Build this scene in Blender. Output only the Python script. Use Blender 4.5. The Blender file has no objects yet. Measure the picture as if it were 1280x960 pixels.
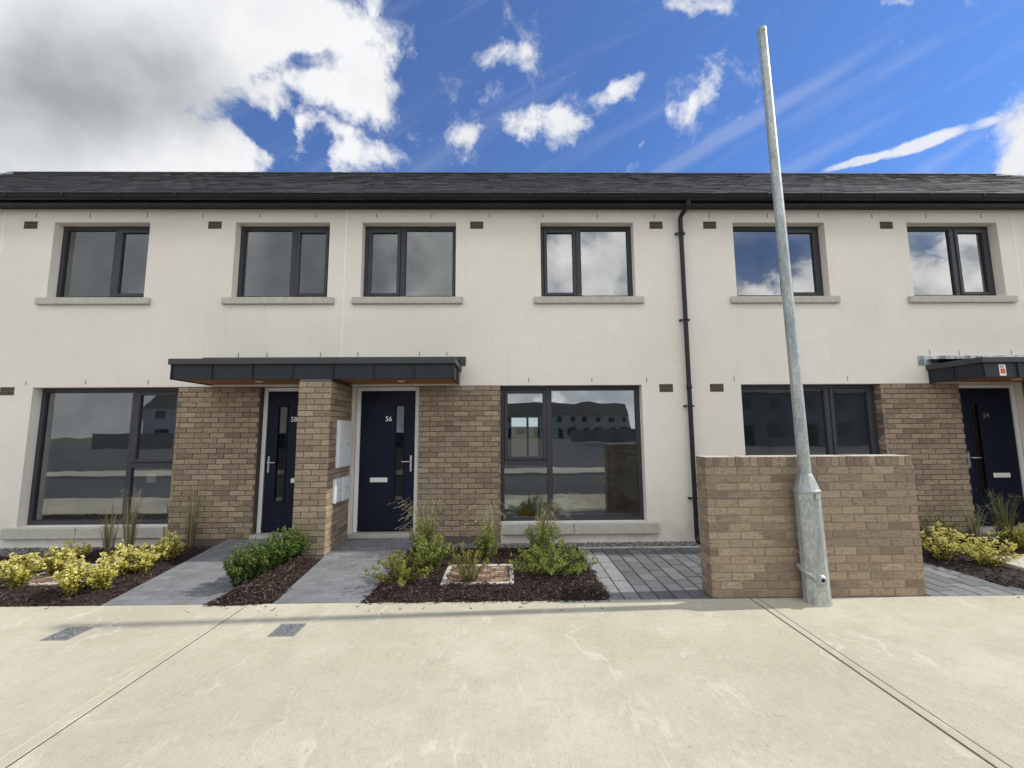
import bpy, math, random
from math import sin, cos, pi, radians, sqrt
from mathutils import Vector as V, Matrix

random.seed(7)
sc = bpy.context.scene
col = sc.collection
OFF = {}

# ------------------------------------------------------------------ objects
def link(o, parent=None):
    col.objects.link(o)
    if parent is not None:
        o.parent = parent
    return o

def tag(o, label=None, cat=None, group=None, kind=None):
    if label: o['label'] = label
    if cat: o['category'] = cat
    if group: o['group'] = group
    if kind: o['kind'] = kind
    return o

def thing(name, loc, label, cat, group=None):
    o = bpy.data.objects.new(name, None)
    o.empty_display_size = 0.2
    o.location = loc
    link(o)
    OFF[o.name] = V(loc)
    return tag(o, label, cat, group)

class MB:
    """collects faces in world coordinates; build() links them as ONE mesh object"""
    def __init__(s):
        s.v = []; s.f = []; s.t = []; s.m = []; s.sm = []
    def face(s, pts, tone=0.5, mat=0, smooth=False):
        i = len(s.v)
        s.v.extend([tuple(p) for p in pts])
        s.f.append(tuple(range(i, i + len(pts)))); s.t.append(tone); s.m.append(mat); s.sm.append(smooth)
    def grid(s, rows, tone=0.5, mat=0, smooth=True, closed=False):
        i = len(s.v); n = len(rows[0])
        for r in rows: s.v.extend([tuple(p) for p in r])
        for a in range(len(rows) - 1):
            for b in range(n if closed else n - 1):
                c = (b + 1) % n
                s.f.append((i + a*n + b, i + a*n + c, i + (a+1)*n + c, i + (a+1)*n + b))
                s.t.append(tone() if callable(tone) else tone); s.m.append(mat); s.sm.append(smooth)
    def box(s, x0, x1, y0, y1, z0, z1, bev=0.0, tone=0.5, mat=0):
        if x0 > x1: x0, x1 = x1, x0
        if y0 > y1: y0, y1 = y1, y0
        if z0 > z1: z0, z1 = z1, z0
        if bev <= 0:
            P = [(x, y, z) for x in (x0, x1) for y in (y0, y1) for z in (z0, z1)]
            for q in ((0,1,3,2), (4,6,7,5), (0,4,5,1), (2,3,7,6), (0,2,6,4), (1,5,7,3)):
                s.face([P[k] for k in q], tone, mat)
            return
        b = bev
        c = V(((x0+x1)/2, (y0+y1)/2, (z0+z1)/2)); h = V(((x1-x0)/2, (y1-y0)/2, (z1-z0)/2))
        def p(sx, sy, sz, ax):
            q = [h.x - b, h.y - b, h.z - b]; q[ax] = (h.x, h.y, h.z)[ax]
            return (c.x + sx*q[0], c.y + sy*q[1], c.z + sz*q[2])
        def addf(pts):
            n = (V(pts[1]) - V(pts[0])).cross(V(pts[2]) - V(pts[0]))
            mid = sum((V(q) for q in pts), V()) / len(pts)
            if n.dot(mid - c) < 0: pts = pts[::-1]
            s.face(pts, tone, mat)
        for ax in range(3):
            o1, o2 = [a for a in range(3) if a != ax]
            for sg in (-1, 1):
                pts = []
                for a1, a2 in ((-1,-1), (1,-1), (1,1), (-1,1)):
                    q = [0,0,0]; q[ax] = sg; q[o1] = a1; q[o2] = a2
                    pts.append(p(*q, ax))
                addf(pts)
        for ax in range(3):
            o1, o2 = [a for a in range(3) if a != ax]
            for s1 in (-1, 1):
                for s2 in (-1, 1):
                    def S(a):
                        q = [0,0,0]; q[ax] = a; q[o1] = s1; q[o2] = s2; return q
                    addf([p(*S(-1), o1), p(*S(1), o1), p(*S(1), o2), p(*S(-1), o2)])
        for sx in (-1, 1):
            for sy in (-1, 1):
                for sz in (-1, 1):
                    addf([p(sx,sy,sz,0), p(sx,sy,sz,1), p(sx,sy,sz,2)])
    def lathe(s, c, prof, n=24, axis=V((0,0,1)), tone=0.5, mat=0, smooth=True, cap=(True, True)):
        axis = V(axis).normalized(); c = V(c)
        e1 = axis.orthogonal().normalized(); e2 = axis.cross(e1)
        rows = []
        for r, z in prof:
            rows.append([c + axis*z + e1*(r*cos(2*pi*k/n)) + e2*(r*sin(2*pi*k/n)) for k in range(n)])
        s.grid(rows, tone, mat, smooth, closed=True)
        if cap[0]: s.face(rows[0][::-1], tone, mat)
        if cap[1]: s.face(rows[-1], tone, mat)
    def tube(s, pts, r, n=8, tone=0.5, mat=0, r2=None, cap=True):
        pts = [V(p) for p in pts]; rows = []
        ref = None
        for i, p in enumerate(pts):
            d = (pts[min(i+1, len(pts)-1)] - pts[max(i-1, 0)]).normalized()
            if ref is None: ref = d.orthogonal().normalized()
            e1 = (ref - d*ref.dot(d)).normalized(); ref = e1
            e2 = d.cross(e1)
            rr = r if r2 is None else r + (r2 - r)*i/(len(pts)-1)
            rows.append([p + e1*(rr*cos(2*pi*k/n)) + e2*(rr*sin(2*pi*k/n)) for k in range(n)])
        s.grid(rows, tone, mat, True, closed=True)
        if cap:
            s.face(rows[0][::-1], tone, mat); s.face(rows[-1], tone, mat)
    def build(s, name, mats, parent=None, loc=None, root=None, top=False):
        if not isinstance(mats, (list, tuple)): mats = [mats]
        off = V((0,0,0))
        if parent is not None:
            off = OFF[parent.name]
        elif loc is not None:
            off = V(loc)
        me = bpy.data.meshes.new(name)
        me.from_pydata([(p[0]-off.x, p[1]-off.y, p[2]-off.z) for p in s.v], [], s.f)
        a = me.attributes.new('tone', 'FLOAT', 'FACE')
        a.data.foreach_set('value', s.t)
        for m in mats: me.materials.append(m)
        me.polygons.foreach_set('material_index', s.m)
        me.polygons.foreach_set('use_smooth', s.sm)
        me.update()
        o = bpy.data.objects.new(name, me)
        if parent is None and loc is not None: o.location = loc
        link(o, parent)
        OFF[o.name] = off
        return o

# ------------------------------------------------------------------ materials
class NT:
    def __init__(s, tree):
        s.t = tree; s.n = tree.nodes; s.l = tree.links
    def add(s, typ, **kw):
        n = s.n.new(typ)
        for k, v in kw.items():
            if k.startswith('i_'):
                key = k[2:]
                s.set(n, int(key) if key.isdigit() else key.replace('_', ' '), v)
            else: setattr(n, k, v)
        return n
    def set(s, n, key, v):
        inp = n.inputs[key]
        if isinstance(v, bpy.types.NodeSocket): s.l.new(v, inp)
        else: inp.default_value = v
    def math(s, op, a, b=0.0, c=None, clamp=False):
        n = s.add('ShaderNodeMath', operation=op, use_clamp=clamp, i_0=a, i_1=b)
        if c is not None: s.set(n, 2, c)
        return n.outputs[0]
    def mix(s, fac, a, b, blend='MIX'):
        n = s.add('ShaderNodeMix', data_type='RGBA', blend_type=blend)
        s.set(n, 0, fac)
        for key, v in ((6, a), (7, b)):
            if isinstance(v, tuple) and len(v) == 3: v = (*v, 1)
            s.set(n, key, v)
        return n.outputs[2]
    def noise(s, vec, scale, detail=4, rough=0.55, dist=0.0):
        n = s.add('ShaderNodeTexNoise', i_Vector=vec, i_Scale=scale, i_Detail=detail, i_Roughness=rough, i_Distortion=dist)
        return n.outputs[0]
    def remap(s, v, a, b, c=0.0, d=1.0, smooth=True):
        n = s.add('ShaderNodeMapRange', interpolation_type='SMOOTHSTEP' if smooth else 'LINEAR')
        for k, x in enumerate((v, a, b, c, d)): s.set(n, k, x)
        return n.outputs[0]
    def ramp(s, fac, stops):
        n = s.add('ShaderNodeValToRGB', i_0=fac)
        e = n.color_ramp.elements
        while len(e) < len(stops): e.new(0.5)
        for k, (p, c) in enumerate(stops):
            e[k].position = p; e[k].color = (*c, 1)
        return n.outputs[0]
    def scale(s, vec, sx, sy, sz):
        return s.add('ShaderNodeMapping', i_Vector=vec, i_Scale=(sx, sy, sz)).outputs[0]

def newmat(name):
    m = bpy.data.materials.new(name); m.use_nodes = True
    t = NT(m.node_tree)
    b = m.node_tree.nodes['Principled BSDF']
    geo = t.add('ShaderNodeNewGeometry').outputs['Position']
    return m, t, b, geo

def bump(t, b, h, strength, dist):
    n = t.add('ShaderNodeBump', i_Strength=strength, i_Distance=dist, i_Height=h)
    t.l.new(n.outputs[0], b.inputs['Normal'])

def tone(t): return t.add('ShaderNodeAttribute', attribute_name='tone').outputs['Fac']

def plain(name, c, rough=0.5, metal=0.0, vary=0.12, scale=6.0, bstr=0.0, bscale=120, spec=0.5):
    m, t, b, P = newmat(name)
    n = t.noise(P, scale, 6, 0.6)
    c0 = t.mix(n, tuple(x*(1-vary) for x in c), tuple(min(1, x*(1+vary)) for x in c))
    t.l.new(c0, b.inputs['Base Color'])
    r = t.remap(t.noise(P, scale*2.3, 4), 0.3, 0.7, max(0, rough-0.08), min(1, rough+0.08))
    t.l.new(r, b.inputs['Roughness'])
    b.inputs['Metallic'].default_value = metal
    b.inputs['Specular IOR Level'].default_value = spec
    if bstr: bump(t, b, t.noise(P, bscale, 3), bstr, 0.004)
    return m

def m_render():
    m, t, b, P = newmat('wall_render')
    big = t.noise(P, 0.7, 5, 0.6)
    mid = t.noise(P, 4.5, 6, 0.65)
    streak = t.noise(t.scale(P, 9, 9, 0.45), 1.0, 4, 0.6)
    c = t.mix(t.remap(big, .3, .7), (.745, .693, .615), (.81, .756, .677))
    c = t.mix(t.remap(mid, .35, .75, 0, .4), c, (.70, .65, .575))
    c = t.mix(t.remap(streak, .58, .8, 0, .3), c, (.50, .48, .42))
    # grime just under the eaves and splash marks low down
    z = t.add('ShaderNodeSeparateXYZ', i_0=P).outputs[2]
    low = t.math('MULTIPLY', t.remap(z, .55, .1), t.remap(t.noise(P, 6, 5), .35, .7, .05, .3))
    c = t.mix(low, c, (.36, .34, .30))
    t.l.new(c, b.inputs['Base Color'])
    b.inputs['Roughness'].default_value = 0.95
    b.inputs['Specular IOR Level'].default_value = 0.2
    h = t.math('ADD', t.math('MULTIPLY', t.noise(P, 190, 3, .6), .5), t.math('MULTIPLY', t.noise(P, 9, 4), .5))
    bump(t, b, h, 0.5, 0.006)
    return m

def m_brick():
    m, t, b, P = newmat('buff_brick')
    T = tone(t)
    c = t.ramp(T, [(0, (.225, .165, .122)), (.25, (.285, .215, .155)), (.45, (.33, .252, .178)), (.68, (.375, .29, .202)), (.88, (.43, .337, .232)), (1, (.355, .285, .215))])
    n = t.noise(P, 34, 6, .7)
    c = t.mix(t.remap(n, .44, .70, 0, .55), c, (.17, .128, .096))
    cr = t.noise(t.scale(P, 11, 11, 70), 1.0, 6, .7, .6)
    c = t.mix(t.remap(cr, .54, .66, 0, .6), c, (.085, .06, .045))
    n2 = t.noise(t.scale(P, 14, 14, 46), 1.0, 5, .65)
    c = t.mix(t.remap(n2, .56, .8, 0, .6), c, (.43, .35, .26))
    t.l.new(c, b.inputs['Base Color'])
    b.inputs['Roughness'].default_value = 0.93
    b.inputs['Specular IOR Level'].default_value = 0.25
    bump(t, b, t.math('SUBTRACT', t.math('ADD', n, n2), t.math('MULTIPLY', cr, 1.2)), 0.9, 0.009)
    return m

def m_mortar(c=(.125, .102, .08)):  # default colour is darkened to carry the shadow in the recessed panel joints
    m, t, b, P = newmat('mortar')
    n = t.noise(P, 40, 5, .65)
    t.l.new(t.mix(n, tuple(x*.7 for x in c), tuple(x*1.25 for x in c)), b.inputs['Base Color'])
    b.inputs['Roughness'].default_value = 0.95
    bump(t, b, t.noise(P, 160, 3), .5, .004)
    return m

def m_concrete():
    m, t, b, P = newmat('pale_concrete')
    warp = t.add('ShaderNodeVectorMath', operation='SCALE')
    nz = t.add('ShaderNodeTexNoise', i_Vector=P, i_Scale=2.6, i_Detail=7.0)
    t.l.new(nz.outputs['Color'], warp.inputs[0]); warp.inputs['Scale'].default_value = 0.5
    PW = t.add('ShaderNodeVectorMath', operation='ADD', i_0=P, i_1=warp.outputs[0]).outputs[0]
    big = t.noise(P, 0.55, 5, .6)
    mid = t.noise(P, 3.2, 7, .68)
    c = t.mix(t.remap(big, .32, .68), (.44, .405, .308), (.545, .504, .395))
    c = t.mix(t.remap(mid, .42, .7, 0, .55), c, (.385, .353, .265))
    # broom finish drawn roughly along the path of travel
    br = t.noise(t.scale(P, 70, 4.5, 1), 1.0, 4, .6)
    c = t.mix(t.remap(br, .45, .75, 0, .2), c, (.56, .52, .42))
    # pale dried runs
    run = t.noise(t.scale(PW, 2.1, .42, 1), 1.0, 3, .5)
    edge = t.math('ABSOLUTE', t.math('SUBTRACT', run, .53))
    c = t.mix(t.math('MULTIPLY', t.remap(edge, .020, .003, 0, .55), t.remap(t.noise(P, 1.7, 4), .45, .6)), c, (.64, .60, .50))
    blot = t.noise(PW, 1.4, 6, .7)
    c = t.mix(t.remap(blot, .58, .7, 0, .35), c, (.58, .545, .445))
    scuff = t.noise(t.scale(P, 1.0, 4.2, 1), 1.9, 6, .7)
    c = t.mix(t.remap(scuff, .60, .74, 0, .5), c, (.25, .23, .18))
    speck = t.noise(P, 55, 2, .5)
    c = t.mix(t.math('MULTIPLY', t.remap(speck, .68, .72, 0, .75), t.remap(t.noise(P, 1.3, 2), .42, .6)), c, (.17, .15, .12))
    fine = t.noise(P, 130, 3, .6)
    pit = t.noise(t.scale(P, 1, .6, 1), 34, 6, .75)
    c = t.mix(t.remap(pit, .50, .72, 0, .42), c, (.29, .265, .20))
    c = t.mix(t.remap(pit, .47, .3, 0, .45), c, (.62, .58, .47))
    c = t.mix(t.remap(fine, .42, .7, 0, .38), c, (.27, .25, .195))
    t.l.new(c, b.inputs['Base Color'])
    b.inputs['Roughness'].default_value = 0.92
    b.inputs['Specular IOR Level'].default_value = 0.25
    h = t.math('ADD', t.math('MULTIPLY', br, .7), t.math('MULTIPLY', fine, .4))
    bump(t, b, h, .55, .004)
    return m

def m_paver(name, stops, blotch=(.21, .22, .23)):
    m, t, b, P = newmat(name)
    c = t.ramp(tone(t), stops)
    n = t.noise(P, 7, 7, .7)
    c = t.mix(t.remap(n, .42, .72, 0, .5), c, blotch)
    n2 = t.noise(t.scale(P, 5, 30, 5), 1.0, 5, .65)
    c = t.mix(t.remap(n2, .5, .75, 0, .55), c, (.09, .095, .105))
    sp = t.noise(P, 220, 2)
    c = t.mix(t.remap(sp, .35, .7, 0, .3), c, (.34, .345, .35))
    t.l.new(c, b.inputs['Base Color'])
    b.inputs['Roughness'].default_value = 0.85
    bump(t, b, t.noise(P, 150, 3), .4, .004)
    return m

def m_tone(name, stops, rough=0.8, nscale=20, bstr=.3, spec=.4, metal=0.0, namt=.35):
    m, t, b, P = newmat(name)
    c = t.ramp(tone(t), stops)
    n = t.noise(P, nscale, 5, .65)
    dk = tuple(x*.45 for x in stops[0][1])
    c = t.mix(t.remap(n, .4, .75, 0, namt), c, dk)
    t.l.new(c, b.inputs['Base Color'])
    b.inputs['Roughness'].default_value = rough
    b.inputs['Specular IOR Level'].default_value = spec
    b.inputs['Metallic'].default_value = metal
    bump(t, b, t.noise(P, nscale*5, 3), bstr, .004)
    return m

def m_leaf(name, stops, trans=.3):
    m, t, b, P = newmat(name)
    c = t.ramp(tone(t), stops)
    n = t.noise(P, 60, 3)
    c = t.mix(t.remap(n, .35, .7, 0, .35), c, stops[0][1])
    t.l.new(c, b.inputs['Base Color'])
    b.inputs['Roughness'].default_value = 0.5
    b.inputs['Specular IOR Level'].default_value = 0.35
    tr = t.add('ShaderNodeBsdfTranslucent')
    t.l.new(c, tr.inputs[0])
    mx = t.add('ShaderNodeMixShader'); mx.inputs[0].default_value = trans
    t.l.new(b.outputs[0], mx.inputs[1]); t.l.new(tr.outputs[0], mx.inputs[2])
    t.l.new(mx.outputs[0], t.n['Material Output'].inputs[0])
    return m

def m_glass(name, base=.20, k=1.5, tint=(.72, .78, .75)):
    m, t, b, P = newmat(name)
    t.n.remove(b)
    # slight waviness of a sealed unit, so reflections bend a little
    wob = t.noise(P, 1.3, 2)
    bp = t.add('ShaderNodeBump', i_Strength=.035, i_Distance=.05, i_Height=wob)
    gl = t.add('ShaderNodeBsdfGlossy', i_Roughness=0.004, i_Color=(.93, .96, 1.0, 1))
    t.l.new(bp.outputs[0], gl.inputs['Normal'])
    tr = t.add('ShaderNodeBsdfTransparent', i_Color=(*tint, 1))
    fr = t.add('ShaderNodeFresnel', i_IOR=1.45)
    dirt = t.remap(t.noise(P, 2.5, 5), .3, .7, -.02, .03)
    fac = t.math('ADD', t.math('MULTIPLY_ADD', fr.outputs[0], k, base), dirt, clamp=True)
    mx = t.add('ShaderNodeMixShader', i_0=fac)
    t.l.new(tr.outputs[0], mx.inputs[1]); t.l.new(gl.outputs[0], mx.inputs[2])
    t.l.new(mx.outputs[0], t.n['Material Output'].inputs[0])
    return m

def m_galv():
    m, t, b, P = newmat('galvanised_steel')
    vo = t.add('ShaderNodeTexVoronoi', i_Vector=t.scale(P, 1, 1, .45), i_Scale=62.0)
    n = t.noise(t.scale(P, 3, 3, .8), 2.5, 6, .65)
    c = t.mix(t.add('ShaderNodeSeparateColor', i_0=vo.outputs['Color']).outputs[0], (.34, .36, .345), (.50, .525, .50))
    c = t.mix(t.remap(n, .42, .68, 0, .75), c, (.25, .275, .27))
    n3 = t.noise(t.scale(P, 14, 14, 2.2), 1.0, 5, .7)
    c = t.mix(t.remap(n3, .6, .75, 0, .6), c, (.58, .60, .58))
    t.l.new(c, b.inputs['Base Color'])
    b.inputs['Metallic'].default_value = 0.45
    t.l.new(t.remap(n, .3, .7, .42, .62), b.inputs['Roughness'])
    bump(t, b, n, .15, .004)
    return m

def m_lead():
    m, t, b, P = newmat('lead_flashing')
    n = t.noise(t.scale(P, 9, 9, 2.2), 1.0, 6, .75, 1.2)
    c = t.mix(t.remap(n, .4, .62), (.14, .155, .18), (.62, .65, .70))
    t.l.new(c, b.inputs['Base Color'])
    b.inputs['Roughness'].default_value = .55; b.inputs['Metallic'].default_value = .2
    bump(t, b, n, .4, .005)
    return m

def m_asphalt():
    m, t, b, P = newmat('asphalt')
    n = t.noise(P, 90, 4, .6); g = t.noise(P, .25, 5, .6)
    c = t.mix(n, (.035, .036, .038), (.085, .085, .085))
    c = t.mix(t.remap(g, .35, .7, 0, .5), c, (.10, .10, .098))
    t.l.new(c, b.inputs['Base Color']); b.inputs['Roughness'].default_value = .9
    bump(t, b, n, .5, .006)
    return m

def m_soffit():
    m, t, b, P = newmat('stained_timber')
    n = t.noise(t.scale(P, 2, 40, 2), 1.0, 5, .6)
    t.l.new(t.mix(n, (.25, .085, .032), (.39, .155, .065)), b.inputs['Base Color'])
    b.inputs['Roughness'].default_value = .5
    return m

M = dict(
    render=m_render(), brick=m_brick(), mortar=m_mortar(), concrete=m_concrete(), glass=m_glass('window_glass', base=.20, k=1.5), glass_door=m_glass('door_glass', base=.035, k=1.0, tint=(.3, .32, .32)),
    glass_upper=m_glass('window_glass_upper', base=.17, k=1.5),
    galv=m_galv(), lead=m_lead(), asphalt=m_asphalt(), soffit=m_soffit(),
    pathpaver=m_paver('silver_paver', [(0, (.088, .092, .097)), (.5, (.128, .132, .137)), (1, (.18, .184, .19))]),
    darkpaver=m_paver('charcoal_paver', [(0, (.05, .052, .057)), (.45, (.08, .083, .09)), (.7, (.125, .129, .135)), (1, (.27, .275, .28))], (.10, .103, .11)),
    slate=m_tone('roof_slate', [(0, (.019, .0185, .019)), (.5, (.028, .027, .026)), (.85, (.042, .040, .037)), (1, (.064, .061, .057))], .75, 9, .3),
    frame=plain('anthracite_frame', (.042, .042, .051), .45, vary=.06, spec=.35),
    gutter=plain('black_plastic', (.013, .0135, .0155), .42, vary=.1, spec=.35),
    zinc=plain('canopy_zinc', (.019, .024, .031), .55, vary=.12, scale=2.5, spec=.3),
    zinc_cap=plain('canopy_cap', (.055, .056, .058), .55, vary=.12, scale=3, spec=.3),
    navy=plain('navy_door_paint', (.0052, .008, .024), .5, vary=.03, scale=1.2, spec=.2),
    white=plain('white_upvc', (.74, .73, .70), .45, vary=.04),
    box=plain('meter_box_white', (.72, .74, .74), .5, vary=.04),
    steel=plain('satin_steel', (.55, .55, .54), .3, 0.9, vary=.06),
    sill=plain('precast_sill', (.47, .45, .39), .9, vary=.28, scale=11, bstr=.5),
    plinth=plain('plinth_cement', (.40, .385, .35), .95, vary=.2, scale=5, bstr=.5),
    plaster=plain('plaster', (.76, .76, .74), .9, vary=.05, scale=2),
    floor=plain('screed_floor', (.34, .33, .31), .9, vary=.2, scale=3),
    airbrick=m_tone('brown_airbrick', [(0, (.06, .045, .035)), (1, (.19, .15, .122))], .8, 30),
    weep=plain('weep_vent_plastic', (.16, .15, .135), .6),
    bead=plain('white_bead', (.85, .84, .80), .6, vary=.04),
    mulch=m_tone('bark_mulch', [(0, (.018, .011, .009)), (.5, (.042, .024, .019)), (.85, (.075, .042, .032)), (1, (.19, .13, .10))], .85, 40),
    mulchbase=plain('mulch_soil', (.02, .0125, .01), .95, vary=.4, scale=30, bstr=1, bscale=50),
    gravel=m_tone('gravel', [(0, (.12, .115, .105)), (.5, (.22, .21, .195)), (1, (.42, .41, .39))], .85, 40),
    iron=m_tone('cast_cover', [(0, (.07, .072, .075)), (1, (.34, .345, .35))], .6, 45, .6),
    redpaver=m_tone('red_clay_paver', [(0, (.10, .065, .045)), (.5, (.21, .135, .088)), (1, (.40, .31, .22))], .9, 25, .5),
    frameconc=plain('cover_frame_concrete', (.46, .44, .375), .9, vary=.15, scale=9, bstr=.5),
    yellow=m_leaf('yellow_leaf', [(0, (.14, .15, .02)), (.25, (.38, .35, .035)), (.6, (.68, .60, .12)), (1, (.86, .83, .44))]),
    boxleaf=m_leaf('box_leaf', [(0, (.018, .042, .010)), (.45, (.065, .125, .024)), (.8, (.15, .23, .04)), (1, (.25, .33, .08))]),
    green=m_leaf('shrub_leaf', [(0, (.05, .08, .016)), (.45, (.165, .22, .04)), (.8, (.31, .36, .07)), (1, (.47, .47, .14))]),
    olive=m_leaf('olive_leaf', [(0, (.07, .08, .018)), (.45, (.20, .21, .038)), (.8, (.32, .31, .06)), (1, (.45, .40, .12))]),
    grass=m_leaf('grass_blade', [(0, (.08, .09, .032)), (.5, (.23, .22, .09)), (.8, (.42, .37, .21)), (1, (.62, .55, .38))], .2),
    stem=plain('woody_stem', (.07, .05, .03), .85, vary=.25, scale=30),
    farwall=plain('far_render', (.52, .49, .42), .95, vary=.08, scale=1),
    fargrey=plain('far_grey_wall', (.20, .19, .17), .95, vary=.2, scale=1),
    farglass=plain('far_window', (.03, .034, .04), .2),
    turf=plain('turf', (.055, .085, .022), .95, vary=.35, scale=8, bstr=.6),
    timber=plain('fence_timber', (.26, .21, .15), .9, vary=.2, scale=5),
    bucket=plain('bucket_white', (.78, .79, .78), .4, vary=.04),
    orange=plain('orange_tub', (.48, .22, .03), .5),
    red=plain('label_red', (.62, .10, .04), .5),
    black=plain('label_black', (.02, .02, .022), .5),
    paper=plain('paper', (.82, .82, .80), .8, vary=.03),
    ebed=plain('edge_line', (.50, .465, .365), .9, vary=.1),
)

# ------------------------------------------------------------------ brick and block helpers
def brickface(mb, org, U, N, width, z0, z1, course=.075, L=.215, joint=.010, shift=0.0, first_half=0, rnd=random, holes=()):
    """stretcher bond of single bricks standing proud of a mortar bed; U along, N outward"""
    org = V(org); U = V(U); N = V(N)
    n = int(round((z1 - z0)/course)); ch = (z1 - z0)/n
    pitch = L + joint
    for r in range(n):
        x = -pitch + shift + (pitch/2 if (r + first_half) % 2 else 0)
        zz0 = z0 + r*ch + joint/2; zz1 = z0 + (r+1)*ch - joint/2
        wob = rnd.uniform(-.0015, .0015)
        while x < width:
            a = max(x + joint/2, 0.001); b = min(x + pitch - joint/2, width - .001)
            if b - a > .02:
                t = min(1, max(0, rnd.gauss(.52, .25)))
                one_brick(mb, org, U, N, a + rnd.uniform(-.0015, .0015), b + rnd.uniform(-.0015, .0015), zz0 + wob, zz1 + wob + rnd.uniform(-.001, .001), t, rnd)
            x += pitch

def one_brick(mb, org, U, N, a, b, z0, z1, t, rnd, depth=.014):
    Z = V((0, 0, 1)); c = .0035
    d = rnd.uniform(-.004, .001)
    j = lambda: rnd.uniform(-.0022, .0022)
    def P(u, z, n): return org + U*u + Z*(z - org.z) + N*n
    f = [P(a+c+j(), z0+c+j(), d+j()), P(b-c+j(), z0+c+j(), d+j()), P(b-c+j(), z1-c+j(), d+j()), P(a+c+j(), z1-c+j(), d+j())]
    k = [P(a, z0, d-c), P(b, z0, d-c), P(b, z1, d-c), P(a, z1, d-c)]
    q = [P(a, z0, -depth), P(b, z0, -depth), P(b, z1, -depth), P(a, z1, -depth)]
    mb.face(f, t)
    for i in range(4):
        i2 = (i+1) % 4
        mb.face([k[i], k[i2], f[i2], f[i]], t)
        mb.face([q[i], q[i2], k[i2], k[i]], t)

def columns(mb, x0, x1, y0, y1, z, L, W, joint, tonef, rnd, rightx=None):
    """blocks laid in columns running away from the street"""
    k = 0; x = x0
    while x < x1 - .03:
        xe = min(x + W, x1); y = y0 - (L/2 if k % 2 else 0) - rnd.uniform(0, .05)
        while y < y1:
            a, b = max(y + joint*.8, y0), min(y + L - joint*.8, y1)
            if b - a > .02 and (rightx is None or (x+xe)/2 < rightx((a+b)/2)):
                mb.box(x + joint/2, xe - joint/2, a, b, z-.05, z + rnd.uniform(-.002, .002), .005, tone=tonef((x+xe)/2, (a+b)/2))
            y += L
        x += W; k += 1

def blocks(mb, x0, x1, y0, y1, zf, L, W, joint, tonef, rnd, leftx=None, rightx=None, depth=.03):
    """rows of paving blocks laid across X between two edge lines; zf(y) = height"""
    y = y0; r = 0
    while y < y1 - .02:
        ye = min(y + W, y1)
        lx = leftx((y+ye)/2) if leftx else x0
        rx = rightx((y+ye)/2) if rightx else x1
        x = lx - (L/2 if r % 2 else 0) - rnd.uniform(0, .02)
        while x < rx:
            a = max(x + joint/2, lx); b = min(x + L - joint/2, rx)
            if b - a > .015:
                c = .004; dz = rnd.uniform(-.0015, .0015)
                t = tonef((a+b)/2, (y+ye)/2)
                ya, yb = y + joint/2, ye - joint/2
                top = [(a+c, ya+c, zf(ya)+dz), (b-c, ya+c, zf(ya)+dz), (b-c, yb-c, zf(yb)+dz), (a+c, yb-c, zf(yb)+dz)]
                mid = [(a, ya, zf(ya)+dz-c), (b, ya, zf(ya)+dz-c), (b, yb, zf(yb)+dz-c), (a, yb, zf(yb)+dz-c)]
                low = [(p[0], p[1], p[2]-depth) for p in mid]
                mb.face(top, t)
                for i in range(4):
                    k = (i+1) % 4
                    mb.face([mid[i], mid[k], top[k], top[i]], t)
                    mb.face([low[i], low[k], mid[k], mid[i]], t)
            x += L
        y += W; r += 1

# ------------------------------------------------------------------ camera
FPX, PITCH, YAW, ROLL, EYE = 527.6, radians(6.327), radians(-.744), radians(.349), 1.6
fw = V((-sin(YAW)*cos(PITCH), cos(YAW)*cos(PITCH), sin(PITCH)))
rt = V((cos(YAW), sin(YAW), 0)); up = rt.cross(fw)
r2 = rt*cos(ROLL) - up*sin(ROLL); u2 = up*cos(ROLL) + rt*sin(ROLL)
cd = bpy.data.cameras.new('camera'); cam = bpy.data.objects.new('camera', cd); link(cam)
cd.sensor_width = 36; cd.lens = FPX/1280*36; cd.clip_start = .05; cd.clip_end = 2000
mat = Matrix((r2, u2, -fw)).transposed().to_4x4(); mat.translation = V((0, 0, EYE))
cam.matrix_world = mat
sc.camera = cam
def pdir(px, py):
    return (fw + r2*((px-640)/FPX) + u2*((480-py)/FPX)).normalized()

FY = 6.235          # plane of the rendered fronts
WT = .35            # wall thickness
REC = .13           # depth of the window frames in the openings

# ------------------------------------------------------------------ the ground
PAV_Y = 4.195
g = MB()
g.face([(-160, -170, -.16), (160, -170, -.16), (160, 160, -.16), (-160, 160, -.16)])
tag(g.build('ground', M['turf']), kind='structure')
rd = MB()
rd.face([(-90, -3.2, -.05), (90, -3.2, -.05), (90, 1.9, -.05), (-90, 1.9, -.05)])
rd.face([(-90, -60, -.058), (90, -60, -.058), (90, -5.4, -.058), (-90, -5.4, -.058)])
tag(rd.build('road', M['asphalt']), kind='structure')
kb = MB()
x = -30
while x < 30:
    kb.box(x+.003, x+.912, 1.9, 2.042, -.15, -.002, .010); kb.box(x+.003, x+.912, -3.3, -3.17, -.15, .04, .012); x += .915
tag(kb.build('kerb', M['concrete']), kind='structure')
of = MB(); of.box(-60, 60, -5.4, -3.304, -.1, .03, 0)
tag(of.build('pavement_opposite', M['concrete']), kind='structure')
sub = MB()
sub.face([(-30, 1.95, -.045), (30, 1.95, -.045), (30, 7, -.045), (-30, 7, -.045)])
tag(sub.build('footing', M['mulchbase']), kind='structure')
pv = MB()
def slab(xa, xb):
    # trowelled margin at each joint, a hair below the broomed field
    n = max(2, int((xb-xa)/.4))
    pv.box(xa+.0055, xb-.0055, 2.046, PAV_Y, -.04, 0, .004)
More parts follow.
